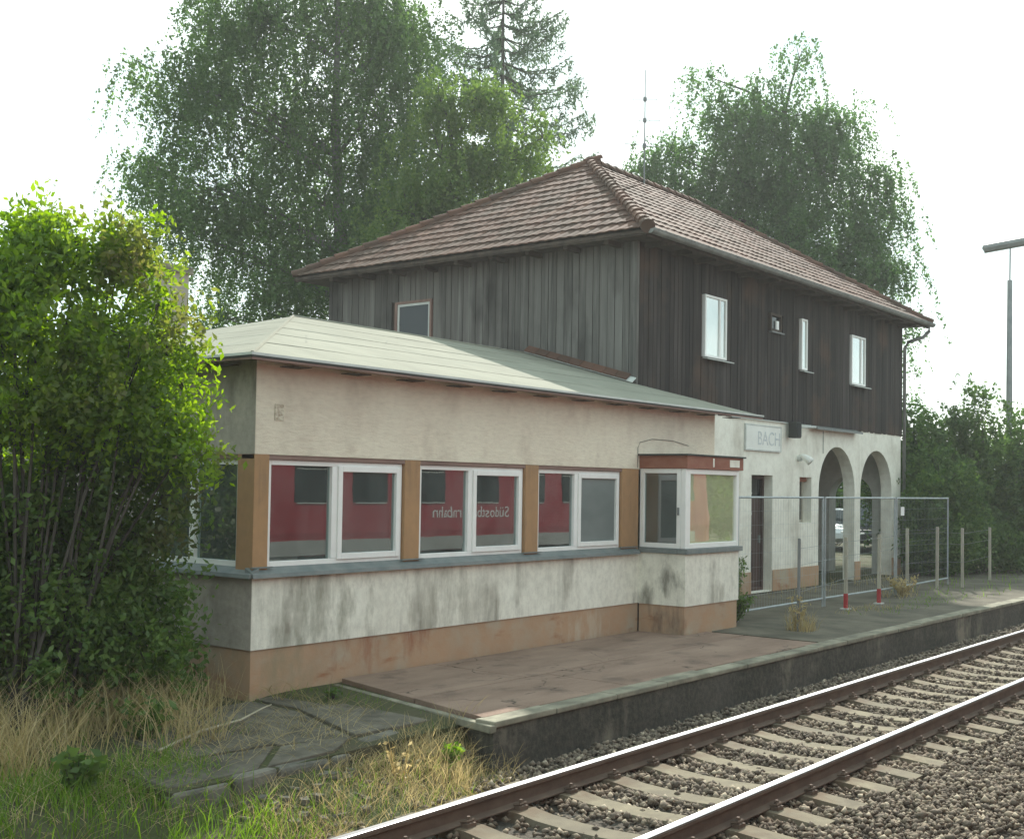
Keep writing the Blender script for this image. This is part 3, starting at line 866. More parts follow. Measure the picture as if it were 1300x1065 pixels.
# hip roll between the slopes and flashing against the timber wall
m = MB(); m.tube([(-o_, -o_, ze + .006), (1.8, 1.8, ze + sl_ * (1.8 + o_) + .006), (4.0, 4.0, zr_ + .006), (9.75, 4.0, zr_ + .006)], .022, 6); m.build('hip_roll', M['felt'], roof)
m = MB(); m.prism([(9.62, -o_ + 1.98, ze + sl_ * 1.98 + .02), (9.75, -o_ + 1.98, ze + sl_ * 1.98 + .10), (9.75, 4.0, zr_ + .10), (9.62, 4.0, zr_ + .02)], (0, 0, .015)); m.build('flashing', M['drip'], roof)
for q in range(9):
    y0 = 1.75 + q * .25
    m = MB(); m.prism([(9.60, y0, ze + sl_ * (y0 + o_) + .04), (9.752, y0, ze + sl_ * (y0 + o_) + .14), (9.752, y0 + .24, ze + sl_ * (y0 + .24 + o_) + .14), (9.60, y0 + .24, ze + sl_ * (y0 + .24 + o_) + .04)], (0, 0, .02)); m.build('flashing_tile', M['tile'], roof)
# eave edge: dark batten, pale drip edge
m = MB(); m.box(-o_ - .012, -o_ - .012, ze - .056, 10.60, -o_, ze - .018); m.box(-o_ - .012, -o_, ze - .056, -o_, 8.34, ze - .018); m.build('fascia', M['soffit'], roof)
m = MB(); m.box(-o_ - .024, -o_ - .024, ze - .014, 10.61, -o_ - .002, ze + .012); m.box(-o_ - .024, -o_ - .002, ze - .014, -o_ - .002, 8.34, ze + .012); m.build('drip_edge', M['drip'], roof)
m = MB(); m.box(-o_ - .020, -o_ - .018, ze - .034, 10.605, -o_ - .003, ze - .0145); m.box(-o_ - .018, -o_ - .003, ze - .034, -o_ - .003, 8.34, ze - .0145); m.build('dark_batten', M['dark_edge'], roof)
for k in range(12):
    x_ = .25 + k * .86
    m = MB(); m.box(x_, -.26, ze - .070, x_ + .26, -.06, ze - .0615); m.build('eave_vent', M['dark_wood'], roof)
for k in range(9):
    y_ = .2 + k * .9
    m = MB(); m.box(-.26, y_, ze - .070, -.06, y_ + .26, ze - .0615); m.build('eave_vent', M['dark_wood'], roof)
m = MB(); m.box(.10, -.10, ze - .10, .34, -.004, ze - .0735) if False else None
# small marks on the upper wall
m = MB(); m.box(.245, -.010, 2.735, .365, .0, 2.905); m.build('wall_patch', M['patch'], ann, bevel=.004)
m = MB(); m.tube([(7.2, -.012, 2.40), (7.2, -.012, 2.70), (7.26, -.012, 2.78), (7.6, -.012, 2.84), (8.2, -.012, 2.84), (8.7, -.012, 2.78)], .0035, 5); m.build('cable', M['black'], ann)

# chimney at the back of the annex
ch = thing('chimney', 'square pale rendered chimney rising behind the annex roof beside the bush', 'chimney', (5.1, 8.5, 0))
m = MB(); m.box(4.74, 8.345, 0, 5.36, 8.9, 5.80); m.build('shaft', M['chimney'], ch)
m = MB(); m.box(4.68, 8.29, 5.80, 5.42, 8.95, 5.93); m.build('cap', M['kerb'], ch, bevel=.01)

# ------------------------------------------------------------------ station house
HX0, HX1, HY0, HY1 = 9.796, 22.62, 1.691, 9.386
hs = thing('station_house', 'two storey station house with dark timber upper floor and a tiled hip roof', 'house', (HX0, HY0, 0))
def pierced(x0, x1, y0, y1, zt, ops, name, mat, axis='x', base=0.0):
    """wall with rectangular ('r',a,b,z0,z1) and arched ('a',a,b,zspring) openings"""
    m = MB()
    def put(a, b, za0, zb0, za1, zb1):
        if axis == 'x':
            m.hexa([(a, y0, za0), (b, y0, zb0), (b, y1, zb0), (a, y1, za0), (a, y0, za1), (b, y0, zb1), (b, y1, zb1), (a, y1, za1)])
        else:
            m.hexa([(y1, a, za0), (y1, b, zb0), (y0, b, zb0), (y0, a, za0), (y1, a, za1), (y1, b, zb1), (y0, b, zb1), (y0, a, za1)])
    cur = x0
    for op_ in ops:
        a, b = op_[1], op_[2]
        put(cur, a, base, base, zt, zt)
        if op_[0] == 'r':
            put(a, b, op_[4], op_[4], zt, zt)
            if op_[3] > base: put(a, b, base, base, op_[3], op_[3])
        else:
            c, r = (a + b) / 2, (b - a) / 2; N = 20
            for i in range(N):
                t0, t1 = math.pi * (1 - i / N), math.pi * (1 - (i + 1) / N)
                put(c + r * math.cos(t0), c + r * math.cos(t1), op_[3] + r * math.sin(t0), op_[3] + r * math.sin(t1), zt, zt)
        cur = b
    put(cur, x1, base, base, zt, zt)
    return m.build(name, mat, hs)
ZT = 3.575
pierced(HX0, HX1, HY0, HY0 + .28, ZT, [('r', 14.25, 15.21, .02, 2.41), ('r', 16.53, 17.15, 1.40, 2.40), ('a', 17.53, 19.60, 2.09), ('a', 19.95, 22.0, 2.09)], 'wall', M['plaster_house'])
pierced(HY0 + .28, HY1, HX1 - .42, HX1, ZT, [('a', 2.28, 3.44, 1.94), ('r', 5.2, 6.2, .9, 2.2)], 'wall', M['plaster_grey'], axis='y')
m = MB(); m.box(HX0, HY0 + .28, 0, HX0 + .4, HY1, ZT); m.box(HX0 + .4, HY1 - .4, 0, HX1 - .42, HY1, ZT); m.box(HX0 + .4, 3.0, 0, 17.2, 3.1, 3.3); m.build('wall', M['plaster_house'], hs)
m = MB(); m.box(17.2, HY0 + .28, 0, 17.5, 4.4, 3.3); m.box(17.5, 4.1, 0, HX1 - .42, 4.4, 3.3); m.build('porch_wall', M['plaster_grey'], hs)
m = MB(); m.box(HX0 + .4, HY0 + .28, 3.3, HX1 - .42, HY1 - .4, 3.5); m.build('porch_ceiling', M['plaster_grey'], hs)
for a_, b_ in ((9.9, 14.24), (15.22, 17.52), (19.61, 19.94), (22.01, HX1)):
    m = MB(); m.box(a_, HY0 - .02, 0, b_, HY0 - .0005, .44); m.build('plinth', M['plinth'], hs)
# upper floor core
m = MB(); m.box(HX0 + .03, HY0 + .035, ZT + .001, HX1 - .03, HY1 - .03, 6.47); m.build('upper_wall', M['dark_wood'], hs)
# windows: (x0,x1,z0,z1)
WIN = [(12.19, 13.06, 4.62, 5.81), (14.97, 15.49, 5.42, 5.80), (16.50, 16.80, 4.74, 5.86), (19.28, 20.13, 4.64, 5.81)]
def boards_front():
    x = HX0 - .03; n = 0
    while x < HX1 + .02:
        w_ = random.uniform(.125, .165); x1 = min(x + w_ - .012, HX1 + .03)
        y0 = HY0 - .012 - random.uniform(0, .010)
        spans = [(ZT - .025 + random.uniform(-.015, .01), 6.47)]
        for a, b, z0, z1 in WIN:
            if x < b and x1 > a:
                if x > a - .03 and x1 < b + .03 or True:
                    spans = [(spans[0][0], z0 - .004), (z1 + .004, 6.47)]
        for s in spans:
            m = MB(); m.box(x, y0, s[0], x1, HY0 + .033, s[1]); m.build('board', M['board_dark'], hs)
        x += w_
boards_front()
LWIN = (6.44, 7.44, 4.95, 5.80)
y = HY0 - .03
while y < HY1:
    w_ = random.uniform(.13, .19); y1 = min(y + w_ - .013, HY1 + .03)
    x0 = HX0 - .012 - random.uniform(0, .014)
    spans = [(3.45 if y > 1.6 else ZT - .02, 6.47)]
    if y < LWIN[1] and y1 > LWIN[0]: spans = [(3.45, LWIN[2] - .004), (LWIN[3] + .004, 6.47)]
    for s in spans:
        m = MB(); m.box(x0, y, s[0], HX0 + .028, y1, s[1]); m.build('board', M['board_grey'], hs)
    y += w_
# corner trim + cladding on the far side
m = MB(); m.box(HX0 - .045, HY0 - .045, ZT - .03, HX0 - .002 + .03, HY0 - .03, 6.47); m.box(HX0 - .045, HY0 - .03, ZT - .03, HX0 - .031, HY0 + .10, 6.47); m.build('corner_board', M['board_grey'], hs)
m = MB(); m.box(HX1 - .029, HY0 + .04, ZT, HX1 + .02, HY1, 6.47); m.box(HX0 + .1, HY1 - .029, ZT, HX1, HY1 + .02, 6.47); m.build('rear_cladding', M['board_dark'], hs)
# upper windows
def up_window(x0, x1, z0, z1, kind):
    m = MB(); m.ring(x0, z0, x1, z1, .045, HY0 - .045, HY0 + .033)
    if kind == 'double': m.box(x0 + (x1 - x0) * .66, HY0 - .042, z0 + .045, x0 + (x1 - x0) * .66 + .05, HY0 + .033, z1 - .045)
    f = m.build('window', M['pvc'], hs, bevel=.005)
    p = MB(); p.box(x0 + .041, HY0 - .018, z0 + .041, x1 - .041, HY0 - .010, z1 - .041); p.build('pane', M['glass_weak'], f)
    b = MB(); xe_ = x0 + (x1 - x0) * (.66 if kind == 'double' else .9)
    b.box(x0 + .046, HY0 + .000, z0 + .046, xe_, HY0 + .004, z1 - .046); b.build('blind', M['blind'], f)
    s = MB(); s.prism([(x0 - .05, HY0 + .0, z0 - .006), (x0 - .05, HY0 - .13, z0 - .035), (x0 - .05, HY0 - .13, z0 - .055), (x0 - .05, HY0 + .0, z0 - .03)], (x1 - x0 + .20, 0, 0)); s.build('sill', M['drip'], f)
up_window(*WIN[0], 'double'); up_window(*WIN[2], 'slit'); up_window(*WIN[3], 'double')
x0, x1, z0, z1 = WIN[1]
m = MB(); m.ring(x0, z0, x1, z1, .05, HY0 - .05, HY0 + .033); f = m.build('window', M['dark_wood'], hs)
p = MB(); p.box(x0 + .05, HY0 + .005, z0 + .05, x1 - .05, HY0 + .012, z1 - .05); p.build('pane', M['traindark'], f)
p = MB(); p.box(x0 + .30, HY0 - .03, z0 + .06, x0 + .42, HY0 + .003, z0 + .24); p.build('white_flap', M['pvc'], f)
p = MB(); p.box(x0 - .02, HY0 - .09, z0 - .03, x1 + .05, HY0 - .01, z0 - .004); p.build('sill', M['steel'], f)
# left face window, deep dark frame
a, b_, z0, z1 = LWIN
m = MB(); m.box(HX0 - .05, a, z1 - .05, HX0 + .02, b_, z1); m.box(HX0 - .05, b_ - .06, z0, HX0 + .02, b_, z1 - .05); m.box(HX0 - .05, a, z0, HX0 + .02, a + .05, z1 - .05); m.build('window_surround', M['soffit'], hs)
m = MB(); m.ringx(a + .05, z0, b_ - .06, z1 - .05, .05, HX0 - .028, HX0 + .01); m.box(HX0 - .028, b_ - .26, z0 + .05, HX0 + .01, b_ - .21, z1 - .1) if False else None
f = m.build('window', M['drip'], hs)
p = MB(); p.box(HX0 - .014, a + .10, z0 + .05, HX0 - .006, b_ - .11, z1 - .10); p.build('pane', M['traindark'], f)
# door, small window
m = MB(); m.ring(14.26, .02, 15.20, 2.40, .07, HY0 + .19, HY0 + .27); f = m.build('door_frame', M['door'], hs)
m = MB(); m.box(14.33, HY0 + .24, .04, 15.13, HY0 + .28, 1.95)
d = m.build('door', M['door'], hs)
m = MB(); m.box(14.42, HY0 + .225, .25, 14.70, HY0 + .239, .85); m.box(14.76, HY0 + .225, .25, 15.04, HY0 + .239, .85); m.box(14.42, HY0 + .225, 1.0, 14.70, HY0 + .239, 1.8); m.build('door_panel', M['door'], d)
m = MB(); m.box(14.33, HY0 + .25, 1.97, 15.13, HY0 + .27, 2.33); m.build('transom_pane', M['traindark'], d)
m = MB()
for p0, p1 in (((14.38, 2.05), (14.66, 1.62)), ((14.66, 2.05), (14.38, 1.62)), ((14.38, 1.62), (14.66, 1.2)), ((14.66, 1.62), (14.38, 1.2))):
    m.tube([(p0[0], HY0 + .215, p0[1]), (p1[0], HY0 + .215, p1[1])], .022, 5)
m.build('door_lattice', M['drip'], d)
m = MB(); m.box(15.02, HY0 + .19, 1.0, 15.05, HY0 + .238, 1.16); m.build('handle', M['steel'], d)
m = MB(); m.ring(16.54, 1.41, 17.14, 2.39, .05, HY0 + .20, HY0 + .27); f = m.build('window', M['stake'], hs)
m = MB(); m.box(16.58, HY0 + .23, 1.45, 17.10, HY0 + .24, 2.35); m.build('pane', M['traindark'], f)
m = MB(); m.box(16.53, HY0 + .12, 2.30, 17.15, HY0 + .19, 2.40); m.build('roller_box', M['redboard'], f)
# remains of a canopy: sheet flashing along the foot of the timber
m = MB(); m.prism([(17.0, HY0 - .001, 3.56), (17.0, HY0 - .20, 3.50), (17.0, HY0 - .20, 3.46), (17.0, HY0 - .001, 3.50)], (2.6, 0, 0)); m.build('canopy_flashing', M['steel'], hs)
m = MB(); m.box(13.3, HY0 - .05, 3.53, 17.0, HY0 - .022, 3.548); m.build('drip_edge', M['drip'], hs)
m = MB(); m.tube([(17.75, HY0 - .006, 3.46), (17.75, HY0 - .006, 2.95)], .008, 5); m.build('cable', M['steel'], hs)

# ---- roof
ZE, ZR, OH = 6.492, 9.308, .543
EX0, EX1, EY0, EY1 = HX0 - OH, HX1 + OH, HY0 - OH, HY1 + OH
RYm = (EY0 + EY1) / 2
RX0, RX1 = 13.932, 18.60
rf = MB()
c = [(EX0, EY0, ZE), (EX1, EY0, ZE), (EX1, EY1, ZE), (EX0, EY1, ZE), (RX0, RYm, ZR), (RX1, RYm, ZR)]
dn = .03
rf.v = [(p[0], p[1], p[2] - dn) for p in c] + [(p[0], p[1], ZE - .085) for p in c[:4]]
rf.f = [(0, 1, 5, 4), (1, 2, 5), (2, 3, 4, 5), (3, 0, 4), (9, 8, 7, 6), (0, 6, 7, 1), (1, 7, 8, 2), (2, 8, 9, 3), (3, 9, 6, 0)]
roofh = rf.build('roof', M['dark_wood'], hs)
tile_items = []
def tile_slope(P0, P1, A0, A1, nrows, tw=.215):
    """P0->P1 eave, A0,A1 the ridge ends above P0 and P1 (equal for a hip triangle)"""
    P0, P1, A0, A1 = map(Vector, (P0, P1, A0, A1))
    u = (P1 - P0).normalized(); L0 = (P1 - P0).length
    vv = (A0 - P0) - u * (A0 - P0).dot(u); H = vv.length; v = vv.normalized(); n = u.cross(v)
    a_in = (A0 - P0).dot(u); b_in = (A1 - P0).dot(u)
    rh = H / nrows
    prof = [(0, .0), (.18, .003), (.36, .011), (.55, .015), (.74, .009), (.90, .002), (1.0, .002)]
    for r_ in range(nrows):
        va = r_ * rh - (.03 if r_ == 0 else .0); vb = (r_ + 1) * rh + .05
        shift = (r_ % 2) * 0.0
        lim = lambda t: (a_in * min(1, max(0, t) / H), L0 + (b_in - L0) * min(1, max(0, t) / H))
        nt_ = int(L0 / tw) + 1
        for k in range(nt_):
            ua = k * tw + shift
            l0, l1 = lim(va)
            if ua + tw < l0 + .01 or ua > l1 - .01: continue
            jz = random.uniform(-.004, .006); jt = random.uniform(-.006, .006); jv = random.uniform(-.010, .010)
            sag = -.02 * math.sin(math.pi * (ua / L0)) * (r_ / nrows) * 0
            V_ = []
            for (t, hz) in prof:
                for (vz, lift) in ((va + jv, .034), (vb, .006)):
                    uu = ua + t * tw * 1.02; q0, q1 = lim(vz); uu = min(max(uu, q0), q1)
                    V_.append(P0 + u * uu + v * vz + n * (hz + lift + jz + (t - .5) * jt + sag))
            for (t, hz) in prof:
                uu = ua + t * tw * 1.02; q0, q1 = lim(va + jv); uu = min(max(uu, q0), q1)
                V_.append(P0 + u * uu + v * (va + jv) + n * (hz + .012 + jz + (t - .5) * jt + sag))
            m_ = len(prof)
            F_ = [(2 * i, 2 * i + 2, 2 * i + 3, 2 * i + 1) for i in range(m_ - 1)] + [(2 * m_ + i, 2 * m_ + i + 1, 2 * i + 2, 2 * i) for i in range(m_ - 1)]
            cen = P0 + u * (ua + tw / 2) + v * ((va + vb) / 2)
            dv = CAMP - cen
            size = abs(dv.normalized().dot(n)) / dv.length_squared if dv.dot(n) > 0 else 0
            tile_items.append((size, V_, F_))
tile_slope((EX0, EY1, ZE), (EX0, EY0, ZE), (RX0, RYm, ZR), (RX0, RYm, ZR), 14)
tile_slope((EX0, EY0, ZE), (EX1, EY0, ZE), (RX0, RYm, ZR), (RX1, RYm, ZR), 14)
tile_slope((EX1, EY0, ZE), (EX1, EY1, ZE), (RX1, RYm, ZR), (RX1, RYm, ZR), 14)
tile_slope((EX1, EY1, ZE), (EX0, EY1, ZE), (RX1, RYm, ZR), (RX0, RYm, ZR), 14)
tile_items.sort(key=lambda q: -q[0])
for size, V_, F_ in tile_items[:300]:
    m = MB(); m.v = [tuple(q) for q in V_]; m.f = F_; m.build('roof_tile', M['tile'], roofh)
m = MB()
for size, V_, F_ in tile_items[300:]:
    i0 = len(m.v); m.v += [tuple(q) for q in V_]; m.f += [tuple(i0 + i for i in f) for f in F_]
stuff(m.build('roof_tiles', M['tiles'], roofh))
# hip and ridge caps
def caps(P, Q, name, step=.33, r=.105, endcap=False):
    P, Q = Vector(P), Vector(Q); d = (Q - P).normalized(); n = int((Q - P).length / step)
    side = d.cross(Vector((0, 0, 1))).normalized(); upv = side.cross(d)
    for k in range(n + 1):
        a = P + d * (k * step - .05); b = P + d * ((k + 1) * step + .02)
        ra, rb_ = r * 1.12, r * .95; la, lb = .030 + random.uniform(0, .012), .012
        m = MB(); N = 7
        for (c_, rr, lf) in ((a, ra, la), (b, rb_, lb)):
            for j in range(N):
                t = math.radians(-18 + 216 * j / (N - 1))
                m.v.append(tuple(c_ + side * rr * math.cos(t) + upv * (rr * math.sin(t) * .85 + lf - .02)))
        for j in range(N - 1): m.f.append((j + 1, j, N + j, N + j + 1))
        m.f.append(tuple(range(N)))
        m.build(name, M['tile'], roofh)
    if endcap:
        m = MB(); N = 12; c_ = P - d * .09 + upv * .01
        for j in range(N): m.v.append(tuple(c_ + side * .125 * math.cos(6.283 * j / N) + upv * .125 * math.sin(6.283 * j / N)))
        for j in range(N): m.v.append(tuple(c_ + d * .10 + side * .125 * math.cos(6.283 * j / N) + upv * .125 * math.sin(6.283 * j / N)))
        m.f = [tuple(range(N))] + [(j, N + j, N + (j + 1) % N, (j + 1) % N) for j in range(N)]
        m.build('hip_end_disc', M['tile'], roofh)
caps((EX0, EY0, ZE + .03), (RX0, RYm, ZR + .02), 'hip_tile', endcap=True)
caps((EX0, EY1, ZE + .03), (RX0, RYm, ZR + .02), 'hip_tile')
caps((EX1, EY0, ZE + .03), (RX1, RYm, ZR + .02), 'hip_tile')
caps((EX1, EY1, ZE + .03), (RX1, RYm, ZR + .02), 'hip_tile')
caps((RX0, RYm, ZR + .02), (RX1, RYm, ZR + .02), 'ridge_tile')
# fascia, gutter, downpipe
m = MB(); m.box(EX0 + .03, EY0 + .02, ZE - .14, EX1 - .03, EY0 + .045, ZE - .087); m.box(EX0 + .02, EY0 + .045, ZE - .115, EX0 + .045, EY1, ZE - .087); m.build('fascia', M['dark_wood'], roofh)
m = MB()
N = 8; gr = .075; gy, gz = EY0 - .075, ZE - .035
for xx in (EX0 - .02, EX1 + .03):
    for j in range(N + 1):
        t = math.pi + math.pi * j / N
        m.v.append((xx, gy + gr * math.cos(t), gz + gr * math.sin(t)))
for j in range(N): m.f.append((j, j + 1, N + 2 + j, N + 1 + j))
m.f.append(tuple(range(N + 1))); m.f.append(tuple(range(N + 1, 2 * N + 2)))
m.tube([(EX0 - .02, gy - gr, gz + .004), (EX1 + .03, gy - gr, gz + .004)], .011, 6)
gut = m.build('gutter', M['zinc'], roofh)
for k in range(16):
    xx = EX0 + .4 + k * .86
    m = MB(); m.tube([(xx, gy - gr - .004, gz - .01), (xx, gy, gz - gr - .006), (xx, EY0 + .02, gz - .02)], .008, 4); m.build('gutter_bracket', M['zinc'], gut)
m = MB(); m.tube([(EX1 - .25, gy, gz - gr), (EX1 - .24, gy, gz - .20), (EX1 - .34, gy + .12, gz - .36), (HX1 + .06, HY0 - .16, gz - .48), (HX1 + .09, HY0 - .06, gz - .62), (HX1 + .09, HY0 - .06, .1)], .045, 8); m.build('downpipe', M['zinc'], roofh, smooth=True)
for k in range(15):
    xx = HX0 + .2 + k * .88
    m = MB(); m.box(xx, EY0 + .05, ZE - .17, xx + .1, HY0 - .025, ZE - .087); m.build('rafter_end', M['dark_wood'], roofh)
for k in range(9):
    yy = HY0 + .3 + k * .86
    m = MB(); m.box(EX0 + .10, yy, ZE - .17, HX0 - .03, yy + .1, ZE - .087); m.build('rafter_end', M['dark_wood'], roofh)

# ------------------------------------------------------------------ things on the house
sg = thing('name_sign', 'white faded station name board above the door reading BACH', 'sign', (14.7, 1.69, 3.17))
m = MB(); m.box(13.93, 1.655, 2.93, 15.50, 1.689, 3.41); m.build('board', M['sign'], sg)
m = MB(); m.ring(13.90, 2.90, 15.53, 3.44, .03, 1.648, 1.689); m.build('frame', M['drip'], sg)
text_obj('lettering', 'BACH', .40, M['signletter'], sg, (14.42, 1.652, 3.03), (math.pi / 2, 0, 0), .002)
lp = thing('wall_lamp', 'small white bulkhead lamp on the house wall left of the arches', 'lamp', (16.43, 1.69, 2.8))
m = MB(); m.tube([(16.43, 1.692, 2.80), (16.43, 1.60, 2.80)], .06, 10); m.build('bracket', M['drip'], lp)
m = MB(); m.tube([(16.43, 1.66, 2.86), (16.43, 1.56, 2.84), (16.45, 1.46, 2.78), (16.46, 1.40, 2.72)], [.03, .06, .085, .09], 12); m.build('shade', M['sign'], lp, smooth=True)
fl = thing('loudspeaker', 'dark box loudspeaker on an arm above the station house wall beside the sign', 'loudspeaker', (16.03, 1.69, 3.36))
m = MB(); m.box(15.78, 1.42, 3.22, 16.02, 1.62, 3.56); m.build('case', M['dark_edge'], fl, bevel=.02)
m = MB(); m.box(15.81, 1.408, 3.25, 15.99, 1.419, 3.53); m.build('grille', M['black'], fl)
m = MB(); m.tube([(15.95, 1.55, 3.46), (16.9, 1.50, 3.50), (16.95, 1.69, 3.50)], .028, 6); m.build('arm', M['drip'], fl)
an = thing('tv_antenna', 'tall thin television antenna mast on the station house ridge', 'antenna', (15.97, 5.40, 9.2))
m = MB(); m.tube([(15.97, 5.40, 9.0), (15.96, 5.40, 11.95)], [.022, .010], 6); m.build('mast', M['steel'], an)
def yagi(z, ang, L_, n, el):
    m = MB(); dx, dy = math.cos(ang), math.sin(ang)
    m.tube([(15.96 - dx * L_ * .5, 5.40 - dy * L_ * .5, z), (15.96 + dx * L_ * .5, 5.40 + dy * L_ * .5, z)], .007, 4)
    for k in range(n):
        t = -.5 + k / (n - 1); px, py = 15.96 + dx * L_ * t, 5.40 + dy * L_ * t
        m.tube([(px - dy * el, py + dx * el, z), (px + dy * el, py - dx * el, z)], .004, 4)
    m.box(15.93, 5.37, z - .05, 15.99, 5.43, z + .05)
    m.build('aerial', M['steel'], an)
yagi(11.25, -.95, .55, 3, .10); yagi(10.75, 2.2, .7, 4, .12); yagi(10.15, -.6, 1.0, 5, .12)

# ------------------------------------------------------------------ site fence panels, stakes and wires
def fence_panel(x0, x1, y0, y1, label):
    t = thing('site_fence_panel', label, 'fence', ((x0 + x1) / 2, (y0 + y1) / 2, 0), 'mobile wire fence panels on the platform')
    L_ = math.hypot(x1 - x0, y1 - y0); ux, uy = (x1 - x0) / L_, (y1 - y0) / L_
    pt = lambda s, z: (x0 + ux * s, y0 + uy * s, z)
    m = MB(); m.tube([pt(.03, .0), pt(.03, 2.0)], .018, 8); m.build('post', M['glasswire'], t)
    m = MB(); m.tube([pt(L_ - .03, .0), pt(L_ - .03, 2.0)], .018, 8); m.build('post', M['glasswire'], t)
    m = MB(); m.tube([pt(.03, 1.98), pt(L_ - .03, 1.98)], .018, 8); m.build('top_rail', M['glasswire'], t)
    m = MB(); m.tube([pt(.03, .15), pt(L_ - .03, .15)], .019, 8); m.build('bottom_rail', M['glasswire'], t)
    m = MB()
    n = int(L_ / .1)
    for k in range(1, n): m.tube([pt(L_ * k / n, .15), pt(L_ * k / n, 1.98)], .0011, 3, False)
    for k in range(1, 8): m.tube([pt(.03, .15 + k * .229), pt(L_ - .03, .15 + k * .229)], .0014, 3, False)
    m.build('wire_mesh', M['glasswire'], t)
    return t
fence_panel(9.42, 12.86, -.50, -.46, 'wire fence panel nearest the bay window, its left post at the bay')
fence_panel(12.90, 16.35, -.46, -.50, 'middle wire fence panel standing before the house door and arches')
fence_panel(16.39, 20.1, -.50, -.35, 'far wire fence panel ending at the hedge beside the stakes')
m = MB(); m.box(16.62, -.515, 1.62, 16.82, -.509, 1.80); pc = m.build('paper_notice', M['white']); tag(pc, 'small blank white notice hung on the far fence panel', 'notice')
wf = None
stk = [(9.1, -1.70, 1.38, 0, 'thin grey stake nearest the bay, a dry weed round its foot'), (12.84, -.90, 1.28, 1, 'left one of the two stakes with a red painted foot'), (14.35, -.93, 1.30, 1, 'right one of the two stakes with a red painted foot'),
       (18.1, -.12, 1.32, 0, 'pale stake behind the far fence panel, right of the fence post with a notice'), (18.9, -.50, 1.35, 0, 'pale stake just left of the last fence post'), (19.7, -.80, 1.32, 0, 'pale stake just right of the last fence post before the hedge'), (22.6, -.55, 1.28, 0, 'rightmost thin stake against the dark hedge')]
for x_, y_, h_, red, lab in stk:
    t = thing('stake', lab, 'stake', (x_, y_, 0), 'stakes along the platform edge')
    m = MB(); lean = random.uniform(-.02, .02)
    s = .027 if x_ > 10 else .018
    m.hexa([(x_ - s, y_ - s, -.05), (x_ + s, y_ - s, -.05), (x_ + s, y_ + s, -.05), (x_ - s, y_ + s, -.05), (x_ - s + lean, y_ - s, h_), (x_ + s + lean, y_ - s, h_ - .01), (x_ + s + lean, y_ + s, h_), (x_ - s + lean, y_ + s, h_)])
    m.build('post', M['stake'] if x_ > 10 else M['steel'], t)
    if red:
        m = MB(); s = .030; m.box(x_ - s, y_ - s, -.02, x_ + s, y_ + s, .27); m.build('red_foot', M['redpaint'], t)
        m = MB(); m.box(x_ - .09, y_ - .07, -.016, x_ + .09, y_ + .07, .008); m.build('foot_plate', M['drip'], t)
for z_, lab in ((.55, 'lowest thin wire strung between the stakes'), (.95, 'middle thin wire strung between the stakes'), (1.2, 'top thin wire strung between the stakes')):
    pts = [(p[0], p[1] - .036, z_ + (.0 if i % 2 else .03)) for i, p in enumerate(stk)]
    m = MB(); m.tube(pts, .003, 4); w_ = m.build('fence_wire', M['steel']); tag(w_, lab, 'wire', 'wires strung between the stakes')

# ------------------------------------------------------------------ tall lamp at the right
tl = thing('street_lamp', 'tall grey lamp post with a long flat luminaire above the right hedge', 'lamp', (32.6, 1.78, 0))
m = MB(); m.tube([(32.6, 1.78, 0), (32.6, 1.78, 5), (32.6, 1.77, 9.05)], [.115, .10, .08], 10); m.build('post', M['steel'], tl, smooth=True)
m = MB(); m.tube([(32.6, 1.77, 9.0), (32.6, 1.76, 10.1)], .022, 6); m.build('spigot', M['steel'], tl)
m = MB(); m.tube([(32.35, 2.55, 10.10), (32.36, 2.52, 10.12), (32.9, .3, 10.42), (32.91, .27, 10.42)], [.05, .15, .15, .05], 8); m.build('luminaire', M['steel'], tl)

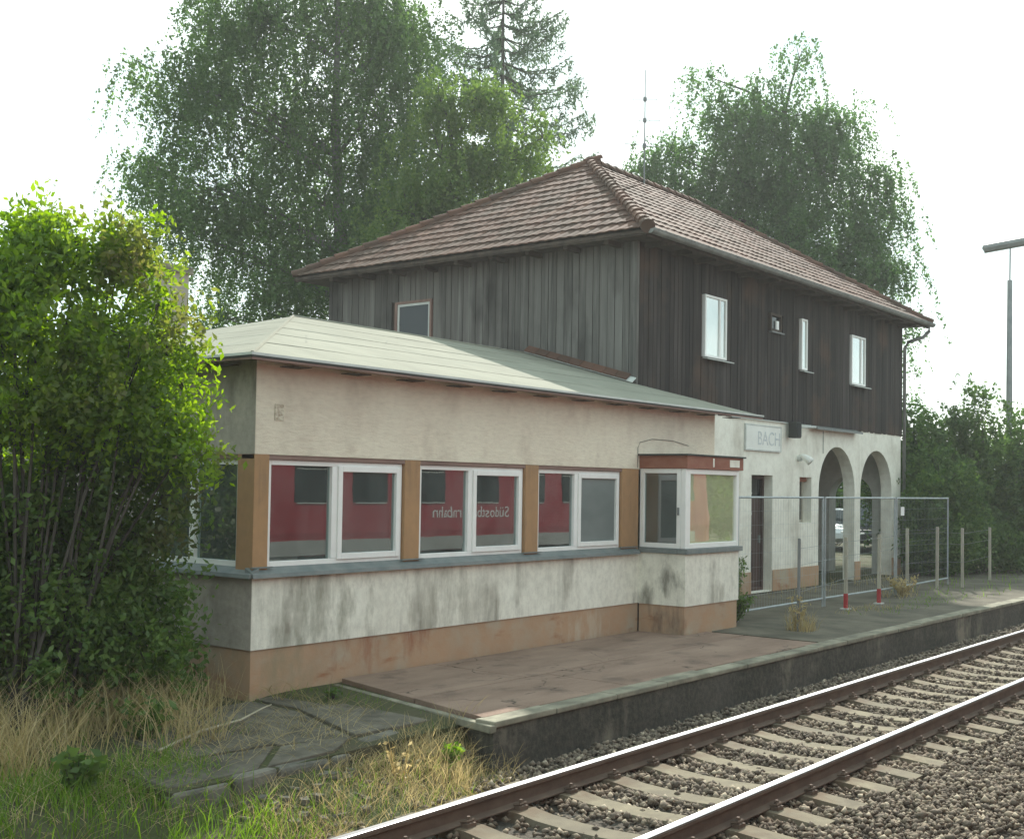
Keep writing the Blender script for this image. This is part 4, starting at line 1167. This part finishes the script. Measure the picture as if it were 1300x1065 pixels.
# ------------------------------------------------------------------ parked cars beyond the arches
def car(label, loc, rz, paint, van=False):
    t = thing('parked_car', label, 'car', (0, 0, 0), 'cars parked beyond the arches')
    H = 1.85 if van else 1.46
    secs = [(-2.10, .48, .72, .62), (-2.0, .30, .92, .80), (-1.2, .24, .96, .86), (0, .22, .98, .88), (1.1, .24, .92, .87), (1.9, .30, .78, .80), (2.1, .42, .62, .60)]
    m = MB(); n = 10
    for (x_, zb_, zt_, hw) in secs:
        for j in range(n):
            a_ = 2 * math.pi * (j + .5) / n
            cy_ = math.copysign(abs(math.cos(a_)) ** .35, math.cos(a_)); cz_ = math.copysign(abs(math.sin(a_)) ** .45, math.sin(a_))
            m.v.append((x_, hw * cy_, (zb_ + zt_) / 2 + (zt_ - zb_) / 2 * cz_))
    for i in range(len(secs) - 1):
        for j in range(n): m.f.append((i * n + j, i * n + (j + 1) % n, (i + 1) * n + (j + 1) % n, (i + 1) * n + j))
    m.f.append(tuple(range(n))[::-1]); m.f.append(tuple((len(secs) - 1) * n + j for j in range(n)))
    m.build('body', paint, t, smooth=False)
    gx0, gx1 = (-2.0, 1.15) if van else (-1.85, 1.0)
    rx0, rx1 = (-1.85, .45) if van else (-1.35, .2)
    m = MB(); m.hexa([(gx0, -.80, .93), (gx1, -.80, .90), (gx1, .80, .90), (gx0, .80, .93), (rx0, -.60, H - .05), (rx1, -.62, H - .05), (rx1, .62, H - .05), (rx0, .60, H - .05)]); m.build('window_band', M['carglass'], t, bevel=.04)
    m = MB(); m.hexa([(rx0 - .02, -.62, H - .055), (rx1 + .02, -.64, H - .055), (rx1 + .02, .64, H - .055), (rx0 - .02, .62, H - .055), (rx0 + .1, -.55, H), (rx1 - .1, -.56, H), (rx1 - .1, .56, H), (rx0 + .1, .55, H)]); m.build('roof', paint, t, bevel=.02)
    m = MB()
    for sy in (-1, 1):
        m.tube([(gx1 - .02, sy * .80, .91), (rx1, sy * .63, H - .05)], .03, 5); m.tube([(-.35, sy * .815, .93), (-.35, sy * .63, H - .05)], .035, 5); m.tube([(gx0, sy * .80, .93), (rx0, sy * .61, H - .05)], .045, 5)
    m.build('window_pillars', paint, t)
    for sx in (-1.3, 1.3):
        for sy in (-1, 1):
            m = MB(); m.tube([(sx, sy * .66, .31), (sx, sy * .87, .31)], .31, 16); wh = m.build('wheel', M['tyre'], t)
            m = MB(); m.tube([(sx, sy * .868, .31), (sx, sy * .885, .31)], .20, 12); m.build('rim', M['rim'], wh)
    for sy in (-1, 1):
        m = MB(); m.box(2.0, sy * .40, .55, 2.09, sy * .72, .68); m.build('headlight', M['lens'], t, bevel=.02)
        m = MB(); m.box(-2.09, sy * .48, .65, -2.0, sy * .74, .85); m.build('rear_light', M['redlens'], t, bevel=.02)
        m = MB(); m.box(.62, sy * .86, .95, .80, sy * 1.0, 1.07); m.build('mirror', paint, t, bevel=.02)
    m = MB(); m.box(2.07, -.26, .40, 2.105, .26, .51); m.build('number_plate', M['white'], t)
    t.location = loc; t.rotation_euler = (0, 0, rz)
    return t
car('white car seen through the left arch of the station house', (34.9, 8.75, 0), math.radians(200), M['carwhite'])
car('black car half hidden behind the right arch and the hedge', (34.6, 6.9, 0), math.radians(200), M['cardark'], True)

# ------------------------------------------------------------------ red train the picture is taken from (mirrored in the windows)
TY = -9.95
tr = thing('passenger_train', 'red railcar with dark windows and white lettering mirrored in the annex windows', 'train', (0, -11.35, -.24))
prof = [(.05, .50), (.02, .86), (0, 1.0), (0, 2.75), (.10, 3.2), (.40, 3.55), (1.0, 3.75), (1.8, 3.75), (2.4, 3.55), (2.7, 3.2), (2.8, 2.75), (2.8, 1.0), (2.78, .86), (2.75, .50)]
def loft(secs, mat, name, close=True):
    m = MB(); n = len(secs[0])
    for s in secs: m.v += s
    for i in range(len(secs) - 1):
        for j in range(n): m.f.append((i * n + j, (i + 1) * n + j, (i + 1) * n + (j + 1) % n, i * n + (j + 1) % n))
    m.f.append(tuple(range(n))); m.f.append(tuple((len(secs) - 1) * n + j for j in reversed(range(n))))
    return m.build(name, mat, tr)
def sec(x_, dx_per_z, shrink):
    return [(x_ - dx_per_z * max(0, z_ - 1.6), TY - 1.4 + (1.4 - y_) * shrink, z_) for y_, z_ in prof]
loft([sec(-22, 0, 1), sec(24.0, 0, 1), sec(24.9, .10, .95), sec(25.4, .25, .80)], M['trainred'], 'body')
m = MB(); m.box(-21.9, TY - .028, .52, 24.0, TY + .004, .84); m.build('lower_stripe', M['traingrey'], tr)
m = MB(); m.box(-21.8, TY - 2.6, .0, 23.6, TY - .2, .49); m.build('underframe', M['tyre'], tr)
m = MB(); m.box(7.9, TY - .2, .10, 9.7, TY - .03, .95); m.build('equipment_box', M['traingrey'], tr)
wx = [7.6, 9.55, 11.25, 13.35, 15.42, 17.5, 19.4, -14.5, -12.5, -10.5, -8.5, -2.0, 0.0, 2.0, 4.0, 5.7]
for x_ in wx:
    ww = 1.1 if x_ != 19.4 else .8
    m = MB(); m.box(x_, TY - .004, 1.68, x_ + ww, TY + .008, 2.66); wd = m.build('window', M['traindark'], tr, bevel=.005)
    m = MB(); m.box(x_ + .06, TY + .009, 1.655, x_ + ww - .03, TY + .022, 1.678); m.build('window_ledge', M['drip'], wd)
    m = MB(); m.box(x_ + .06, TY + .009, 2.40, x_ + ww - .05, TY + .014, 2.42); m.build('vent_bar', M['drip'], wd)
for x_ in (21.2, -5.9):
    m = MB(); m.box(x_, TY - .004, .75, x_ + 1.3, TY + .010, 2.75); dd = m.build('door', M['trainred'], tr)
    m = MB(); m.box(x_ + .15, TY + .011, 1.5, x_ + .58, TY + .016, 2.6); m.box(x_ + .72, TY + .011, 1.5, x_ + 1.15, TY + .016, 2.6); m.build('door_pane', M['traindark'], dd)
m = MB(); m.box(22.9, TY - .004, 1.75, 23.9, TY + .009, 2.65); m.build('cab_window', M['traindark'], tr)
for bx in (-17.0, 19.0, -9.0):
    for k in (-1.1, 1.1):
        m = MB(); m.tube([(bx + k, TY - .35, .2), (bx + k, TY - .22, .2)], .42, 18); m.build('wheel', M['rust'], tr)
text_obj('lettering', 'Südostbayernbahn', .40, M['white'], tr, (16.95, TY + .006, 1.30), (math.pi / 2, 0, math.pi), .002)
text_obj('lettering', 'DB', .40, M['white'], tr, (17.75, TY + .006, 1.30), (math.pi / 2, 0, math.pi), .002)

# ------------------------------------------------------------------ vegetation
def leaf_quads(C, size, droop=.4, aspect=.6, fold=False):
    """rhombus leaves centred on C"""
    n = len(C)
    d = rng.standard_normal((n, 3)); d[:, 2] -= droop * 1.5; d /= np.linalg.norm(d, axis=1)[:, None]
    q = rng.standard_normal((n, 3)); s = np.cross(d, q); s /= np.linalg.norm(s, axis=1)[:, None] + 1e-9
    L_ = (size * rng.uniform(.5, 1.55, n))[:, None]
    a = C - d * L_ * .5; b = C + d * L_ * .5
    m1 = C + s * L_ * aspect * .5 - d * L_ * .08; m2 = C - s * L_ * aspect * .5 - d * L_ * .08
    V = np.stack([a, m1, b, m2], 1).reshape(-1, 3)
    F = np.arange(4 * n).reshape(n, 4)
    return V, F
def crown_points(lobes, density, cl_sig, hang, per_string):
    """lobes (cx,cy,cz,rx,ry,rz,weight): clumps inside each lobe, hanging leafy strings in each clump"""
    pts, clumps = [], []
    for (cx, cy, cz, rx, ry, rz_, wgt) in lobes:
        vol = rx * ry * rz_
        nc = max(3, int(density * (vol ** .72) * wgt))
        d = rng.standard_normal((nc, 3)); d /= np.linalg.norm(d, axis=1)[:, None]
        rad = rng.uniform(0, 1, nc) ** .42
        cc = np.array([cx, cy, cz]) + d * rad[:, None] * np.array([rx, ry, rz_])
        clumps.append((np.array([cx, cy, cz]), cc))
        ns = rng.integers(10, 22, nc)
        for c, k in zip(cc, ns):
            st = c + rng.standard_normal((k, 3)) * cl_sig * np.array([1, 1, .7])
            out_ = st - c; out_[:, 2] *= .3; out_ /= np.linalg.norm(out_, axis=1)[:, None] + 1e-6
            Lh = hang * rng.uniform(.3, 1.25, k)
            t = rng.uniform(0, 1, (k, per_string))
            P = st[:, None, :] + out_[:, None, :] * (t * .5 * Lh[:, None])[..., None] * .7
            P[..., 2] -= (t ** 1.4) * Lh[:, None]
            P += rng.standard_normal(P.shape) * .055
            pts.append(P.reshape(-1, 3))
    return np.concatenate(pts), clumps
def tree(name, label, cat, base, trunk_pts, trunk_r, lobes, leafm, barkm, size, density, hang, per, group=None, sig=.42, droop=.4, aspect=.6):
    t = thing(name, label, cat, base, group)
    P, clumps = crown_points(lobes, density, sig, hang, per)
    V, F = leaf_quads(P, size, droop, aspect)
    m = MB()
    m.tube(trunk_pts, trunk_r, 9)
    m.build('trunk', barkm, t, smooth=True)
    m = MB()
    tp = [Vector(p) for p in trunk_pts]
    for (lc, cc) in clumps:
        lc = Vector(lc)
        # nearest trunk point somewhat below the lobe
        best = min(((tp[i].lerp(tp[i + 1], k / 6)) for i in range(len(tp) - 1) for k in range(7)), key=lambda q: abs(q.z - (lc.z - .35 * math.hypot(lc.x - q.x, lc.y - q.y) - .6)))
        mid = best.lerp(lc, .5) + Vector((0, 0, .25))
        m.tube([best, mid, lc], [.085, .05, .02], 5, False)
        for c in cc[:26]:
            c = Vector(c); md = lc.lerp(c, .55) + Vector((0, 0, .2))
            m.tube([lc, md, c], [.02, .014, .006], 3, False)
    m.build('branches', barkm, t)
    o = np_mesh('crown', V, F, leafm, t, base)
    return t
def lob(dist, u, v, ru, rv, w=1.0, dep=None):
    """a lobe given by where it stands: bearing, height and distance from the railway"""
    d = fw + r2 * ((u - 650) / 1520.6) - u2 * ((v - 568.3) / 1520.6)
    h = math.hypot(d.x, d.y); p = CAMP + d * (dist / h); k = dist / 1520.6
    return (p.x, p.y, p.z, ru * k, (dep or ru) * k, rv * k, w)

L_big = [lob(41, *a) for a in ((340, 30, 110, 85, 1), (470, 20, 95, 90, 1), (405, -70, 100, 60, .9), (245, 120, 70, 60, .9), (350, 150, 100, 70, 1), (480, 150, 95, 80, 1), (200, 215, 55, 35, .8), (280, 240, 95, 60, 1), (410, 260, 100, 70, 1), (500, 250, 70, 60, .8), (330, 335, 85, 55, .8), (430, 360, 95, 60, .9), (250, 300, 50, 40, .6), (290, 405, 60, 40, .7), (360, 420, 60, 40, .7), (520, 60, 45, 55, .5), (185, 85, 22, 18, .25))]
tree('birch_tree', 'big drooping birch behind the annex at the left, tallest of the trees', 'tree', (20.0, 19.6, 0), [(20.0, 19.6, -.2), (20.1, 19.7, 4), (20.2, 19.9, 9), (20.0, 20.2, 14), (20.1, 20.3, 19)], [.36, .30, .24, .16, .05], L_big, M['leaf_birch'], M['birchbark'], .105, 8.6, 1.7, 26, sig=.36)
L_gold = [lob(36, *a) for a in ((610, 130, 55, 45, 1), (560, 200, 65, 50, 1), (640, 205, 55, 45, 1), (690, 175, 28, 25, .7), (520, 270, 70, 55, 1), (600, 270, 60, 45, 1), (560, 130, 35, 35, .7), (500, 340, 60, 40, .8))]
tree('leafy_tree', 'yellow green broadleaf tree in front of the spruce, behind the house roof', 'tree', (19.6, 15.0, 0), [(19.6, 15.0, -.2), (19.6, 15.0, 4), (19.8, 14.9, 8), (19.9, 14.8, 12.5)], [.28, .23, .17, .05], L_gold, M['leaf_gold'], M['bark'], .105, 9, .9, 26, sig=.34)
L_rt = [lob(48, *a) for a in ((935, 150, 48, 55, 1), (1000, 150, 60, 55, 1), (1060, 165, 40, 50, .9), (940, 230, 70, 60, 1), (1030, 230, 75, 60, 1), (1105, 235, 42, 50, .9), (1120, 300, 38, 55, .8), (1000, 310, 85, 55, 1), (1080, 330, 60, 45, 1), (850, 195, 42, 44, 1), (800, 225, 28, 20, .7), (880, 265, 45, 40, .9), (905, 100, 20, 22, .35), (1015, 75, 22, 20, .22), (1130, 350, 28, 30, .6), (1150, 430, 16, 40, .7), (1152, 500, 18, 40, .7), (815, 215, 18, 18, .4))]
tree('broad_tree', 'grey green birch behind the right end of the house roof', 'tree', (36.2, 11.2, 0), [(36.2, 11.2, -.2), (36.2, 11.2, 5), (36.1, 11.3, 11), (36.0, 11.4, 17)], [.34, .28, .2, .06], L_rt, M['leaf_right'], M['bark'], .115, 8.2, 1.5, 26, sig=.36)

# larch: whorls of long limbs with hanging twigs
def conifer(name, label, base, H, R, z_start, nwh):
    t = thing(name, label, 'tree', base)
    b = Vector(base)
    m = MB(); m.tube([b + Vector((0, 0, -.2)), b + Vector((.05, 0, H * .5)), b + Vector((0, .05, H))], [.26, .14, .02], 8); m.build('trunk', M['bark'], t, smooth=True)
    m = MB(); P, D = [], []
    for w_ in range(nwh):
        f = w_ / (nwh - 1); z = z_start + (H - z_start) * f
        Lb = R * (1 - f) ** .8 + .35
        for k in range(6):
            a = random.uniform(0, 6.283); L_ = Lb * random.uniform(.75, 1.1)
            pts = [b + Vector((math.cos(a) * L_ * s, math.sin(a) * L_ * s, z + L_ * (-.22 * math.sin(s * 2.6) + .16 * s * s))) for s in (0, .35, .7, 1.0)]
            m.tube(pts, [.035, .025, .016, .006], 4, False)
            ns = int(L_ * 12)
            for j in range(ns):
                s = random.uniform(.15, 1.0) * 3; i = min(2, int(s)); q = pts[i].lerp(pts[i + 1], s - i)
                hl = random.uniform(.25, .85) * (1.1 - .4 * f)
                nn = int(hl * 15)
                for e in range(nn):
                    tt = e / nn
                    P.append((q.x + random.gauss(0, .05), q.y + random.gauss(0, .05), q.z - hl * tt + random.gauss(0, .02)))
            nn = int(L_ * 16)
            for e in range(nn):
                s = e / nn * 3; i = min(2, int(s)); q = pts[i].lerp(pts[i + 1], s - i)
                P.append((q.x + random.gauss(0, .03), q.y + random.gauss(0, .03), q.z + random.gauss(.02, .03)))
    m.build('branches', M['bark'], t)
    V, F = leaf_quads(np.array(P), .17, .6, .34)
    np_mesh('crown', V, F, M['leaf_spruce'], t, base)
conifer('larch_tree', 'sparse conifer with hanging twigs rising behind the house ridge', (29.5, 20.6, 0), 24.8, 7.6, 5.0, 40)

# shrubs
def shrub(name, label, base, lobes, leafm, size, density, hang, per, stems, group=None, sig=.25, aspect=.55, cat='shrub'):
    t = thing(name, label, cat, base, group)
    P, clumps = crown_points(lobes, density, sig, hang, per)
    P = P[P[:, 2] > .02]
    V, F = leaf_quads(P, size, .25, aspect)
    m = MB(); b = Vector(base)
    for (lc, cc) in clumps:
        lc = Vector(lc)
        for k in range(stems):
            s = b + Vector((random.uniform(-.25, .25), random.uniform(-.25, .25), -.1)); e = Vector(cc[random.randrange(len(cc))])
            mid = s.lerp(e, .5) + Vector((random.uniform(-.1, .1), random.uniform(-.1, .1), .25))
            m.tube([s, mid, e], [.02, .015, .006], 4, False)
        for c in cc[:30]:
            c = Vector(c); m.tube([lc, lc.lerp(c, .5) + Vector((0, 0, .08)), c], [.014, .010, .004], 3, False)
    m.build('stems', M['bark'], t)
    np_mesh('foliage', V, F, leafm, t, base)
    return t
hg = 'shrubs along the right end of the platform'
shrub('hedge_shrub', 'dark shrub at the house corner growing across the right arch', (23.3, 1.0, 0), [(22.9, .75, 1.5, .75, .7, 1.3, 1), (23.6, .9, 2.1, .8, .8, 1.2, 1), (23.2, 1.0, .8, 1.0, .8, .8, 1)], M['leaf_hedge'], .10, 42, .4, 13, 3, hg)
shrub('hedge_shrub', 'tall shrub just right of the house corner, first of the hedge', (25.4, 2.4, 0), [(25.4, 2.4, 1.6, 1.2, 1.1, 1.6, 1), (25.6, 2.3, 3.3, 1.0, .9, 1.5, .9), (25.2, 3.0, 2.6, .9, .9, 1.2, .8), (24.8, 1.6, 1.2, .9, .8, 1.2, 1)], M['leaf_hedge'], .11, 34, .5, 13, 3, hg)
shrub('hedge_shrub', 'feathery topped shrub in the hedge left of the lamp post', (26.6, 1.2, 0), [(26.6, 1.2, 1.6, 1.2, 1.1, 1.6, 1), (26.7, 1.1, 3.5, 1.0, .9, 1.4, .9), (26.5, 1.0, 4.6, .5, .5, .7, .5)], M['leaf_hedge'], .11, 34, .5, 13, 3, hg)
shrub('hedge_shrub', 'broad shrub in the hedge straight below the lamp post', (27.8, .3, 0), [(27.6, .4, 1.6, 1.2, 1.1, 1.6, 1), (27.9, .2, 3.4, 1.1, 1.0, 1.5, .9), (28.6, -.1, 2.4, 1.0, .9, 1.3, .9)], M['leaf_hedge'], .11, 34, .5, 13, 3, hg)
shrub('hedge_shrub', 'rightmost hedge shrub at the edge of the picture beside the rails', (29.8, -.9, 0), [(29.6, -.8, 1.5, 1.3, 1.0, 1.5, 1), (30.0, -1.0, 3.3, 1.2, .9, 1.7, .9), (31.2, -1.4, 2.0, 1.2, .9, 1.8, .9), (31, -1.3, 4.0, .8, .8, 1.1, .6)], M['leaf_hedge'], .12, 30, .5, 13, 3, hg)
shrub('hedge_shrub', 'low shrub filling the shade behind the rightmost stakes', (25.0, .6, 0), [(24.6, .7, .8, 1.1, .7, .8, 1), (26.2, .0, .8, 1.2, .7, .8, 1), (28.0, -.9, .8, 1.3, .7, .8, 1)], M['leaf_hedge'], .10, 34, .35, 12, 2, hg)
shrub('garden_shrub', 'round green shrub behind the arches beyond the parked cars', (38, 10, 0), [(36.5, 12.0, 1.6, 1.8, 1.5, 1.6, 1), (37.5, 9.0, 1.8, 1.8, 1.6, 1.8, 1), (38.5, 6.0, 1.8, 1.8, 1.6, 1.9, 1)], M['leaf_hedge'], .15, 16, .5, 14, 3)

# sunlit bush at the left, in front of the annex end wall
bg_ = 'bushes at the left end of the annex'
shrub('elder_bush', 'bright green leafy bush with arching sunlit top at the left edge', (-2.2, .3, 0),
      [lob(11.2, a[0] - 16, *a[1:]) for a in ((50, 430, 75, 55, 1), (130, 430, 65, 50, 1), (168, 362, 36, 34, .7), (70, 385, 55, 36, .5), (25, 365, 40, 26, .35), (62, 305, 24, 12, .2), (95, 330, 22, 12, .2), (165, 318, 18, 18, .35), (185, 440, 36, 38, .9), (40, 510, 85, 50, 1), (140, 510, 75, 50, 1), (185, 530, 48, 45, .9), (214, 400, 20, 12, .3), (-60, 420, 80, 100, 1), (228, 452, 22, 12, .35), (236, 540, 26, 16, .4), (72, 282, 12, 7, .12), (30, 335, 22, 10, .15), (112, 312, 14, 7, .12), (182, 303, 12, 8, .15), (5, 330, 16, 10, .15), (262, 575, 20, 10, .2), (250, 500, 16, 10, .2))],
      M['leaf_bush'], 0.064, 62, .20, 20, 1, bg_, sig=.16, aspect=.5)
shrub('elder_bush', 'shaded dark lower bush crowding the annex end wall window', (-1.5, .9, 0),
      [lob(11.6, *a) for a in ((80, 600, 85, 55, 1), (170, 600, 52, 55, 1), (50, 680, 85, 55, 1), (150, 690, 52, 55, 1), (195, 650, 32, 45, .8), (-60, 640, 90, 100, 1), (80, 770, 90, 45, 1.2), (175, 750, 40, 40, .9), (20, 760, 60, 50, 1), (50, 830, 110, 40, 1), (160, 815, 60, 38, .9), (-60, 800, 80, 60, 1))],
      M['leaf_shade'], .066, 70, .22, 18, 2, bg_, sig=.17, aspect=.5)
shrub('reflected_bush', 'big bush outside the picture at the left, mirrored in the end window', (-6.5, 4.5, 0), [(-6.0, 3.6, 1.6, 1.8, 1.5, 1.8, 1), (-7.5, 5.0, 2.0, 2.0, 1.8, 2.0, 1), (-5.2, 6.5, 2.0, 1.6, 1.8, 2.0, 1), (-4.0, 9.0, 2.2, 1.8, 1.8, 2.2, 1)], M['leaf_shade'], .13, 22, .4, 14, 2)
shrub('reflected_bush', 'unseen yellow green bush across the railway, added for its reflection in the bay', (34, -17, 0), [(30, -19, 2.5, 4, 2, 2.6, 1), (36, -17, 3, 4.5, 2, 3.2, 1), (43, -17, 3, 4.5, 2, 3.2, 1), (51, -17, 3, 4.5, 2, 3.4, 1)], M['leaf_gold'], .26, 8, .6, 16, 2, sig=.5)  # out of view, added to tint the bay pane's reflection yellow green
shrub('weed_bush', 'small leafy weed clump growing at the foot of the annex corner', (-.35, .9, 0),
      [(-.35, .8, .25, .28, .25, .25, 1), (-.75, .5, .2, .25, .25, .2, .8)], M['weed'], .085, 60, .15, 9, 2, None, sig=.12, cat='plant')

# grass
def blades(n, area, hmin, hmax, width, lean=.35, zf=None):
    x = rng.uniform(area[0], area[1], n); y = rng.uniform(area[2], area[3], n)
    keep = (np.sin(x * 3.1 + y * 1.3) + np.sin(y * 4.3 - x * 1.1) + rng.uniform(-1.4, 1.6, n)) > -.3
    x, y = x[keep], y[keep]; n = len(x)
    z = zf(x, y) if zf else ground_h(x, y)
    h = rng.uniform(hmin, hmax, n) * rng.uniform(.6, 1.0, n); a = rng.uniform(0, 2 * np.pi, n); b = rng.uniform(0, 2 * np.pi, n)
    ln = lean * h * rng.uniform(.2, 1.3, n)
    dx, dy = np.cos(a) * ln, np.sin(a) * ln; wx_, wy_ = np.cos(b) * width, np.sin(b) * width
    p = []
    for t, wd in ((0, 1), (.5, .8), (.85, .45), (1.0, .08)):
        cx, cy, cz = x + dx * t ** 1.8, y + dy * t ** 1.8, z - .02 + h * (t - .12 * t * t)
        p += [np.stack([cx - wx_ * wd, cy - wy_ * wd, cz], -1), np.stack([cx + wx_ * wd, cy + wy_ * wd, cz], -1)]
    V = np.stack(p, 1).reshape(-1, 3)
    f = np.array([(0, 1, 3, 2), (2, 3, 5, 4), (4, 5, 7, 6)])
    F = (f[None] + 8 * np.arange(n)[:, None, None]).reshape(-1, 4)
    return V, F
def grass(name, label, mat, patches):
    VV, FF, off = [], [], 0
    for p in patches:
        V, F = blades(*p); VV.append(V); FF.append(F + off); off += len(V)
    stuff(np_mesh(name, np.concatenate(VV), np.concatenate(FF), mat), label, 'grass')
zs0 = lambda x, y: np.full_like(x, -.02)
grass('dry_grass', 'tall straw coloured dry grass in front of the left bush', M['grass_dry'], [
    (4200, (-4.2, -1.25, -1.3, .5), .30, .90, .0042, .7), (1500, (-1.5, -.30, -.5, 1.0), .3, .75, .003, .5),
    (5200, (-4.2, .4, -2.6, .6), .12, .30, .0035, 2.2), (2400, (-2.2, .55, -3.2, -2.32), .08, .28, .003, .9), (1500, (-2.2, .7, -3.2, -2.32), .10, .22, .003, 2.4), (900, (-.3, .75, -3.0, -2.2), .15, .42, .003, .6),
    (260, (15.6, 16.6, -.9, -.4), .12, .45, .006, .6, zs0), (240, (9.0, 9.4, -1.9, -1.5), .1, .5, .004, .5, zs0), (260, (12, 14, -1.6, -1.0), .05, .2, .005, .6, zs0), (260, (10, 22, .9, 1.6), .1, .5, .006, .5, zs0)])
grass('green_grass', 'short bright green grass at the bottom left corner', M['grass_green'], [
    (7000, (-5.2, -1.9, -3.1, -1.1), .10, .34, .0042, .6), (1500, (-4.5, -1.0, -1.2, .8), .12, .40, .0038, .6), (900, (-1.9, .4, -3.1, -2.4), .06, .22, .0035, .7),
    (900, (-2.4, 1.1, -2.3, -.1), .03, .13, .003, .8), (500, (-1.3, .1, -.8, .0), .03, .14, .003, .8), (260, (-1.2, .9, -1.1, -.4), .03, .10, .003, .7), (160, (.2, 1.2, -.25, -.02), .03, .12, .003, .7),
    (500, (12.0, 17.5, -1.9, -1.0), .04, .16, .005, .7, zs0), (500, (17, 30, -2.0, .2), .08, .3, .007, .6, zs0)])

# individual weeds on the platform
def weed(label, x_, y_, h_, n, leaf, spread=.12, mat='weed', leafs=.06, z=0.0):
    t = thing('weed_plant', label, 'plant', (x_, y_, z), 'weeds growing out of the platform')
    m = MB(); P = []
    for k in range(n):
        a = random.uniform(0, 6.28); hh = h_ * random.uniform(.55, 1.0); e = spread * random.uniform(.3, 1.0)
        pts = [(x_ + math.cos(a) * e * s * .8 + .02 * math.cos(a), y_ + math.sin(a) * e * s * .8 + .02 * math.sin(a), z - .02 + hh * s) for s in (0, .5, 1)]
        m.tube(pts, [.006, .004, .002], 4, False)
        for j in range(leaf):
            s = random.uniform(.15, 1.0); P.append((x_ + math.cos(a) * e * s + random.gauss(0, .035), y_ + math.sin(a) * e * s + random.gauss(0, .035), z + hh * s))
    m.build('stems', M['grass_dry'] if mat != 'weed' else M['bark'], t)
    V, F = leaf_quads(np.array(P), leafs, .2, .5)
    np_mesh('leaves', V, F, M[mat], t, (x_, y_, z))
weed('low leafy green weed at the right foot of the bay', 9.25, -.55, .5, 26, 34, .36)
weed('tall thin weed behind the nearest fence panel before the door', 10.6, .2, 1.25, 10, 34, .30, leafs=.07)
weed('second tall weed below the door edge by the house wall', 12.3, 1.0, 1.0, 10, 30, .3, leafs=.07)
weed('dry brown weed round the foot of the nearest stake', 9.15, -1.68, .55, 10, 12, .2, 'grass_dry')
weed('brown dead tuft at the foot of the second fence post', 16.2, -.7, .45, 16, 14, .35, 'grass_dry', .08)
weed('yellow green mullein shoot under the crumbled slab edge', .05, -2.62, .22, 8, 10, .12, 'grass_green', .08, -.33)
weed('pale stalky weed before the broken kerb stones', -.62, -2.66, .42, 9, 6, .18, 'grass_dry', .05, -.36)
weed('small green weed growing from the joint by the annex corner', .55, -.62, .12, 8, 10, .12, 'weed', .05, -.05)

weed('broad leafy weed in the green grass at the bottom left corner', -3.0, -1.75, .38, 14, 18, .3, 'weed', .10, -.15)
weed('leafy weed between the dry grass and the old slabs', -1.75, -.75, .42, 14, 18, .28, 'weed', .08, -.12)
weed('green weed tuft in front of the annex end wall plinth', -.55, .25, .35, 14, 20, .25, 'weed', .07, -.1)
st_ = MB(); st_.tube([(-2.0, -1.30, -.06), (-1.4, -1.05, -.03), (-.8, -.85, -.045), (-.35, -.62, -.03), (-.1, -.45, -.05)], [.010, .012, .010, .008, .005], 6)
tag(st_.build('dry_branch', M['twig']), 'long pale dry stick lying across the old slabs', 'stick')

# ------------------------------------------------------------------ added haze volume, standing in for the veil of the dirty train window
hz = MB(); hz.box(-151, -151, -1.8, 151, 151, 27)
ho = hz.build('haze', None)
hm = bpy.data.materials.new('pale_haze'); hm.use_nodes = True
ht = hm.node_tree; ht.nodes.clear()
hv = ht.nodes.new('ShaderNodeVolumePrincipled'); hv.inputs['Color'].default_value = (.93, .97, .95, 1); hv.inputs['Density'].default_value = .0009; hv.inputs['Anisotropy'].default_value = .3
hout = ht.nodes.new('ShaderNodeOutputMaterial'); ht.links.new(hv.outputs[0], hout.inputs['Volume'])
ho.data.materials.clear(); ho.data.materials.append(hm)
stuff(ho, 'thin pale haze added over the station for the veil of the train window', 'haze')
